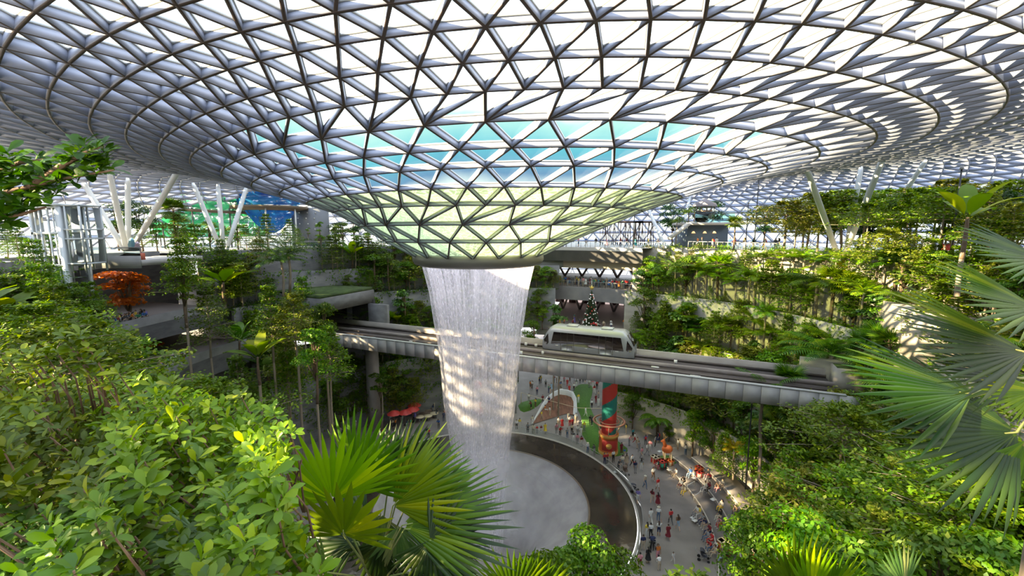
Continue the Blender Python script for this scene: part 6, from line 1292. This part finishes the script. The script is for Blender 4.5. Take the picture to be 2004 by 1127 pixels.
# walkers on the right plaza, read off the picture: x, y of the feet, facing, top, trousers, pose
R_, P_, S1_, S2_, B_ = 'by the pool rail', 'on the right plaza', 'on the seating steps', 'near the striped pillar', 'before the white arch'
for a in ((1210, 921, .5, 'dark grey', 'dark grey', 'leaning forward', R_), (1218, 915, 3.0, 'cream', 'grey', 'standing', R_), (1226, 910, 2.9, 'beige', 'beige', 'standing', R_, dict(dress=1, longhair=1)), (1237, 914, .4, 'white', 'black', 'walking', R_), (1243, 926, .2, 'navy', 'grey', 'standing', R_, dict(bag=1)), (1255, 921, 2.8, 'grey', 'white', 'standing', P_, dict(longhair=1)), (1256, 898, .3, 'pink', 'grey', 'walking', P_), (1266, 891, .8, 'white', 'grey', 'walking', P_), (1272, 884, 2.9, 'pink', 'white', 'standing', P_),
 (1278, 940, .1, 'white', 'brown', 'walking', P_, dict(longhair=1, shorts=1)), (1287, 960, 3.4, 'red', 'white', 'walking', P_, dict(shorts=1)), (1262, 956, .3, 'beige', 'denim', 'walking', P_, dict(hat=1)), (1248, 985, 3.0, 'violet', 'white', 'striding', R_, dict(shorts=1)), (1276, 984, 2.6, 'dark red', 'beige', 'striding', P_, dict(shorts=1, longhair=1)), (1287, 991, 3.1, 'dark red', 'dark red', 'standing', P_, dict(dress=1, longhair=1)),
 (1273, 1024, 3.2, 'white', 'white', 'walking', P_), (1288, 1020, 3.0, 'white', 'denim', 'standing', P_, dict(hat=1)), (1312, 1026, 3.3, 'red', 'dark grey', 'walking', P_), (1326, 1038, 3.2, 'brown', 'pale blue', 'walking', P_, dict(longhair=1, shorts=1)), (1289, 1049, 2.8, 'white', 'navy', 'raising an arm', P_, dict(shorts=1, longhair=1)), (1307, 1056, 3.1, 'dark red', 'dark red', 'walking', P_, dict(dress=1)),
 (1266, 1052, 3.3, 'yellow', 'white', 'standing', R_, dict(longhair=1)), (1273, 1054, 3.2, 'white', 'black', 'standing', R_), (1258, 1077, 3.2, 'navy', 'beige', 'standing', R_), (1276, 1078, 3.0, 'navy', 'black', 'leaning forward', R_), (1268, 1102, 3.2, 'black', 'white', 'standing', R_, dict(dress=1, longhair=1)), (1287, 1098, .2, 'orange', 'pink', 'raising an arm', P_, dict(longhair=1)), (1252, 1114, 3.1, 'pink', 'dark red', 'walking', R_, dict(shorts=1)), (1290, 1117, 3.3, 'white', 'beige', 'leaning forward', P_, dict(child=.85)), (1317, 1102, .3, 'white', 'white', 'walking', P_, dict(child=.68)),
 (1200, 905, .4, 'white', 'black', 'standing', S2_), (1222, 893, .2, 'blue', 'beige', 'standing', S2_, dict(child=.7)), (1183, 910, .3, 'red', 'navy', 'standing', R_, dict(longhair=1)), (1188, 909, .5, 'red', 'dark grey', 'standing', R_), (1150, 888, .2, 'white', 'denim', 'standing', R_, dict(hat=1)), (1163, 892, 3.4, 'dark grey', 'grey', 'leaning forward', R_), (1216, 888, .3, 'dark red', 'dark red', 'standing', S2_), (1247, 878, .6, 'beige', 'beige', 'standing', P_), (1250, 885, .4, 'grey', 'grey', 'standing', P_), (1300, 900, .2, 'white', 'orange', 'standing', 'beside the reindeer figure'), (1282, 875, 1.0, 'grey', 'black', 'standing', P_), (1242, 868, 1.0, 'white', 'red', 'walking', S2_), (1231, 872, .8, 'pink', 'grey', 'leaning forward', S2_), (1175, 860, .2, 'beige', 'beige', 'standing', S2_, dict(dress=1, longhair=1)), (1177, 838, .2, 'red', 'black', 'standing', S2_),
 (1033, 848, .1, 'grey', 'dark grey', 'standing', B_), (1044, 851, .1, 'cream', 'cream', 'standing', B_), (1051, 848, .0, 'red', 'grey', 'standing', B_, dict(child=.75)), (1059, 848, .1, 'dark red', 'white', 'standing', B_, dict(child=.8)), (1067, 848, .2, 'yellow', 'yellow', 'standing', B_, dict(dress=1)), (1017, 838, .2, 'yellow', 'white', 'standing', 'beside the waterfall foot'), (1011, 842, .2, 'white', 'black', 'standing', 'beside the waterfall foot'), (1042, 832, .1, 'cream', 'white', 'standing', B_), (1089, 850, .4, 'pink', 'grey', 'standing', B_), (1096, 854, .3, 'red', 'black', 'leaning forward', B_), (1100, 838, .2, 'red', 'red', 'standing', B_, dict(dress=1)), (1093, 836, .2, 'white', 'beige', 'standing', B_), (1115, 835, .3, 'white', 'red', 'standing', B_), (1120, 838, .5, 'red', 'dark red', 'standing', B_), (1119, 850, .2, 'beige', 'black', 'standing', B_), (1130, 852, .3, 'white', 'grey', 'standing', B_), (1137, 855, .4, 'white', 'white', 'standing', B_), (1143, 845, .3, 'yellow', 'grey', 'standing', B_), (1135, 843, 2.9, 'grey', 'white', 'standing', B_), (1110, 858, .1, 'grey', 'denim', 'standing', B_), (1122, 865, 3.2, 'dark grey', 'white', 'leaning forward', R_), (1130, 870, 3.0, 'pink', 'grey', 'standing', R_), (1138, 874, 3.3, 'dark red', 'white', 'standing', R_), (1127, 828, .3, 'white', 'beige', 'standing', B_), (1112, 825, .6, 'cream', 'grey', 'walking', B_), (1060, 822, 1.0, 'yellow', 'beige', 'walking', 'inside the play bowl'), (1076, 815, 2.0, 'white', 'beige', 'standing', 'inside the play bowl'), (1092, 808, 2.0, 'beige', 'brown', 'walking', 'inside the play bowl'), (1068, 806, 1.4, 'orange', 'white', 'sitting', 'inside the play bowl'),
 (1155, 832, 3.0, 'black', 'dark grey', 'standing', 'on the turf left of the pillar'), (1158, 833, .5, 'dark grey', 'navy', 'standing', 'on the turf left of the pillar'), (1146, 815, 1.0, 'white', 'white', 'walking', 'on the turf left of the pillar'), (1158, 800, .4, 'white', 'black', 'standing', 'on the far path'), (1171, 796, .3, 'white', 'white', 'standing', 'on the far path'), (1166, 790, .5, 'dark red', 'dark red', 'standing', 'on the far path'), (1171, 782, .5, 'beige', 'grey', 'standing', 'on the far path'), (1163, 770, 3.2, 'red', 'white', 'walking', 'on the far path', dict(longhair=1)), (1153, 759, .3, 'white', 'grey', 'standing', 'on the far path'), (1160, 758, .3, 'pink', 'white', 'standing', 'on the far path'), (1168, 762, .3, 'red', 'black', 'standing', 'on the far path'),
 (1132, 788, .3, 'yellow', 'white', 'standing', 'on the turf behind the arch'), (1099, 775, .2, 'white', 'beige', 'standing', 'behind the white arch'), (1114, 770, .2, 'red', 'red', 'walking', 'behind the white arch'), (1123, 766, .2, 'white', 'black', 'standing', 'behind the white arch'), (1079, 765, .2, 'pale blue', 'pale blue', 'standing', 'behind the white arch', dict(dress=1)), (1068, 758, .2, 'grey', 'black', 'standing', 'behind the white arch'), (1051, 773, .3, 'pink', 'navy', 'standing', 'behind the white arch'), (1035, 787, .3, 'white', 'grey', 'standing', 'on the turf by the waterfall'), (1062, 790, .3, 'dark red', 'black', 'standing', 'behind the white arch'), (1110, 757, .2, 'red', 'red', 'standing', 'behind the white arch'), (1104, 752, .2, 'pink', 'grey', 'standing', 'behind the white arch'), (1128, 757, .2, 'grey', 'white', 'standing', 'behind the white arch'), (1135, 752, .2, 'green', 'dark grey', 'standing', 'behind the white arch'), (1141, 750, .2, 'black', 'black', 'standing', 'behind the white arch')):
    kw_ = a[7] if len(a) > 7 else {}; person(a[0], a[1], 0.0 if a[6] != 'beside the reindeer figure' else .42, a[3-0] if False else a[2], a[3], a[4], a[5], a[6], **kw_)
# seated people on the steps: x, y of the seat, step height
for px, py, z, rz, tp, bt, ps, kk in ((1321, 934, .42, -1.2, 'white', 'beige', 'sitting', {}), (1350, 934, .84, -1.1, 'blue', 'pale blue', 'sitting', {}), (1338, 948, .42, -1.0, 'black', 'black', 'sitting bent forward', {}), (1331, 956, .42, -1.2, 'white', 'dark red', 'sitting', dict(shorts=1)), (1339, 968, .42, -1.1, 'cream', 'yellow', 'sitting bent forward', {}), (1384, 936, 1.26, -1.2, 'black', 'pink', 'sitting', {}), (1389, 942, 1.26, -1.3, 'red', 'dark grey', 'sitting bent forward', {}), (1378, 962, .84, -1.2, 'cream', 'white', 'sitting', {}), (1386, 962, .84, -1.1, 'dark red', 'black', 'sitting', dict(longhair=1)), (1404, 962, 1.26, -1.2, 'brown', 'pink', 'sitting bent forward', {}), (1412, 958, 1.26, -1.1, 'dark grey', 'beige', 'sitting', {}),
 (1362, 1010, .42, -1.4, 'white', 'grey', 'sitting', dict(longhair=1)), (1366, 1012, .42, -1.3, 'yellow', 'white', 'sitting', {}), (1373, 1026, .42, -1.3, 'grey', 'navy', 'sitting', {}), (1380, 1034, .42, -1.3, 'navy', 'beige', 'sitting bent forward', {}), (1410, 1000, .84, -1.3, 'grey', 'yellow', 'sitting', dict(longhair=1)), (1407, 1018, .84, -1.4, 'black', 'cream', 'sitting', dict(longhair=1)), (1409, 1032, .84, -1.4, 'pink', 'red', 'sitting bent forward', {}), (1382, 1058, .42, -1.4, 'grey', 'denim', 'sitting', {}), (1386, 1048, .42, -1.4, 'dark red', 'navy', 'sitting', {}), (1391, 1064, .42, -1.4, 'red', 'red', 'sitting', {}), (1389, 1078, .42, -1.4, 'red', 'denim', 'sitting bent forward', {}), (1397, 1090, .42, -1.5, 'beige', 'beige', 'sitting', dict(child=.95)), (1399, 1080, .42, -1.5, 'white', 'grey', 'sitting', {}), (1412, 1098, .42, -1.5, 'white', 'pale blue', 'sitting', {}), (1420, 1092, .84, -1.5, 'dark red', 'black', 'sitting', {}), (1416, 1086, .84, -1.5, 'cream', 'navy', 'sitting bent forward', {}), (1440, 1008, 1.26, -1.3, 'brown', 'dark grey', 'sitting bent forward', {})):
    person(px, py, z, rz, tp, bt, ps, S1_, **kk)
# crowds whose people are only specks in the picture
TC = ['white', 'white', 'black', 'red', 'dark red', 'grey', 'navy', 'beige', 'pink', 'blue', 'dark grey', 'yellow', 'green', 'violet', 'teal', 'orange']; BC = ['black', 'denim', 'navy', 'white', 'grey', 'beige', 'dark grey', 'brown']
STD = ['standing', 'standing', 'holding a phone', 'walking', 'raising an arm', 'leaning forward']
def crowd(n, zone, fn, poses=STD):
    for i in range(n):
        p = fn(i); dx = random.random()
        person(None, None, None, random.uniform(0, 6.28), random.choice(TC), random.choice(BC), random.choice(poses), zone, shorts=random.random() < .3, longhair=random.random() < .4, dress=random.random() < .1, p=p, bag=random.random() < .2)
def phi_px(px, r, z):
    return min((polar(f, r, z) for f in np.arange(150, 200, .1)), key=lambda q: abs(proj(q)[0] - px))
def from_px(pts, j, z=0.0):
    def f(i): a = pts[i % len(pts)]; return atz(a[0] + random.uniform(-j, j), a[1] + random.uniform(-j*.5, j*.5), z)
    return f
crowd(46, 'left of the pool', from_px([(770, 815), (782, 822), (800, 812), (815, 818), (742, 808), (752, 820), (765, 828), (775, 838), (800, 838), (790, 830), (745, 830), (672, 828), (690, 832), (698, 838), (714, 830), (668, 856), (680, 852), (688, 858), (676, 864), (756, 858), (763, 866), (770, 862), (835, 860), (840, 858), (849, 812), (858, 818), (864, 826), (855, 800), (862, 838), (700, 862), (545, 905), (552, 912), (510, 902), (650, 842), (660, 836)], 5))
crowd(14, 'by the waterfall foot', from_px([(870, 820), (880, 800), (900, 810), (960, 800), (985, 815), (1000, 830)], 9))
crowd(24, 'on the far plaza', from_px([(1040, 762), (1060, 752), (1090, 748), (1100, 762), (1120, 748), (1075, 772), (1150, 750), (1168, 755), (1045, 800), (1080, 795)], 7))
crowd(46, 'on the crowded upper gallery', lambda i: polar(50 + i*(29.0/46) + random.uniform(-.3, .3), 39.3 + random.choice([0, 0, .9, 2.2]) + random.uniform(0, .3), 20.4), ['standing', 'leaning forward', 'holding a phone', 'standing'])
crowd(20, 'by the decorated tree', lambda i: polar(54 + i*1.05 + random.uniform(-.3, .3), 35 + random.uniform(0, 7), 13.0), ['standing', 'walking', 'holding a phone'])
crowd(15, 'on the upper left balcony', lambda i: phi_px(216 + i*5.2, 38.0 + random.choice([0, .7]) + random.uniform(0, .2), 20.3), ['leaning forward', 'holding a phone', 'standing'])
crowd(12, 'on the lower left balcony', lambda i: phi_px(318 + i*5.0, 33.4 + random.choice([0, .8]) + random.uniform(0, .3), 15.8), ['leaning forward', 'standing', 'holding a phone'])
crowd(10, 'on the top bridge', lambda i: polar(44 + i*2.8 + random.uniform(-.6, .6), 38.4 + random.uniform(0, 2), 27.9), ['standing', 'holding a phone', 'walking'])
crowd(12, 'on the right top level', lambda i: polar(22 + i*1.5 + random.uniform(-.4, .4), R5(math.radians(22 + i*1.5)) + 1.4 + random.uniform(0, 2), 28.05), ['standing', 'walking'])
crowd(6, 'among shrubs behind the steps', from_px([(1238, 858), (1225, 850), (1260, 872), (1330, 880), (1345, 890), (1290, 868)], 5))
# words for every person
fam = {}
for rec in PEOPLE:
    b, tp, bt, ps, zone, sh, lh, dr, ch, px = rec
    who = 'child' if ch else 'person'
    cl = ('%s in %s dress' % (who, tp)) if dr else ('%s in %s top and %s %s' % (who, tp, bt, 'shorts' if sh else 'trousers'))
    fam.setdefault((cl, ps, zone), []).append((proj(b.location)[0], b))
fam2 = {}
for (cl, ps, zone), L in fam.items():
    L.sort(key=lambda q: q[0])
    for i, (px, b) in enumerate(L):
        b['label'] = '%s, %s %s' % (cl, ps, zone) if len(L) == 1 else '%s, %s from left %s' % (cl, nth(i+1), zone)
        if len(b['label'].split()) > 16: b['label'] = '%s, %s' % (cl, zone) if len(L) == 1 else '%s, %s %s' % (cl, nth(i+1), zone)
for rec in PEOPLE: rec[0]['group'] = 'people ' + rec[4]
# ================================================================ sky, sun, camera
W = bpy.data.worlds.new('sky'); S.world = W; W.use_nodes = True
nt = W.node_tree
for n in list(nt.nodes): nt.nodes.remove(n)
out = nt.nodes.new('ShaderNodeOutputWorld'); bg = nt.nodes.new('ShaderNodeBackground'); nt.links.new(bg.outputs[0], out.inputs[0])
tc = N(nt, 'TexCoord'); sp = N(nt, 'SeparateXYZ'); nt.links.new(tc.outputs['Generated'], sp.inputs[0])
nz = N(nt, 'TexNoise'); nz.inputs['Scale'].default_value = 3.0; nz.inputs['Detail'].default_value = 5
nt.links.new(tc.outputs['Generated'], nz.inputs['Vector'])
ma = N(nt, 'Math', operation='MULTIPLY_ADD'); ma.inputs[1].default_value = 0.14; nt.links.new(nz.outputs['Fac'], ma.inputs[0]); nt.links.new(sp.outputs['Z'], ma.inputs[2])
r = ramp(nt, [(0.0, (0.6, 0.6, 0.6)), (0.07, (0.62, 0.62, 0.58)), (0.15, (0.40, 0.44, 0.38)), (0.19, (0.06, 0.115, 0.18)), (0.245, (0.055, 0.20, 0.235)), (0.30, (0.2, 0.33, 0.29)), (0.35, (0.98, 1.03, 1.08)), (1.0, (0.84, 0.93, 1.16))])
nt.links.new(ma.outputs[0], r.inputs[0]); nt.links.new(r.outputs[0], bg.inputs[0]); bg.inputs[1].default_value = 2.7
sl = bpy.data.lights.new('sun', 'SUN'); sl.energy = 28.0; sl.angle = math.radians(0.6); sl.color = (1.0, 0.76, 0.44)
so = bpy.data.objects.new('sun', sl); link(so); so.location = (-60, -40, 90)
SUN_TO = Vector((-0.89, -0.32, 0.41)).normalized()
so.rotation_euler = SUN_TO.to_track_quat('Z', 'Y').to_euler()
cd = bpy.data.cameras.new('camera'); cam = bpy.data.objects.new('camera', cd); link(cam)
cam.location = (0, 0, H); cam.rotation_euler = (PI / 2 - TH, 0, 0)
cd.sensor_width = 36.0; cd.lens = 36.0 * FPX / 2004.0; cd.clip_start = 0.05; cd.clip_end = 600
S.camera = cam
S.view_settings.view_transform = 'Standard'; S.view_settings.look = 'None'; S.view_settings.gamma = 1.0; S.view_settings.use_curve_mapping = False
S.view_settings.exposure = 0.38
cy = S.cycles
cy.max_bounces = 8; cy.diffuse_bounces = 3; cy.glossy_bounces = 3; cy.transmission_bounces = 4; cy.transparent_max_bounces = 24
cy.use_denoising = True; cy.caustics_reflective = False; cy.caustics_refractive = False; cy.sample_clamp_indirect = 6.0
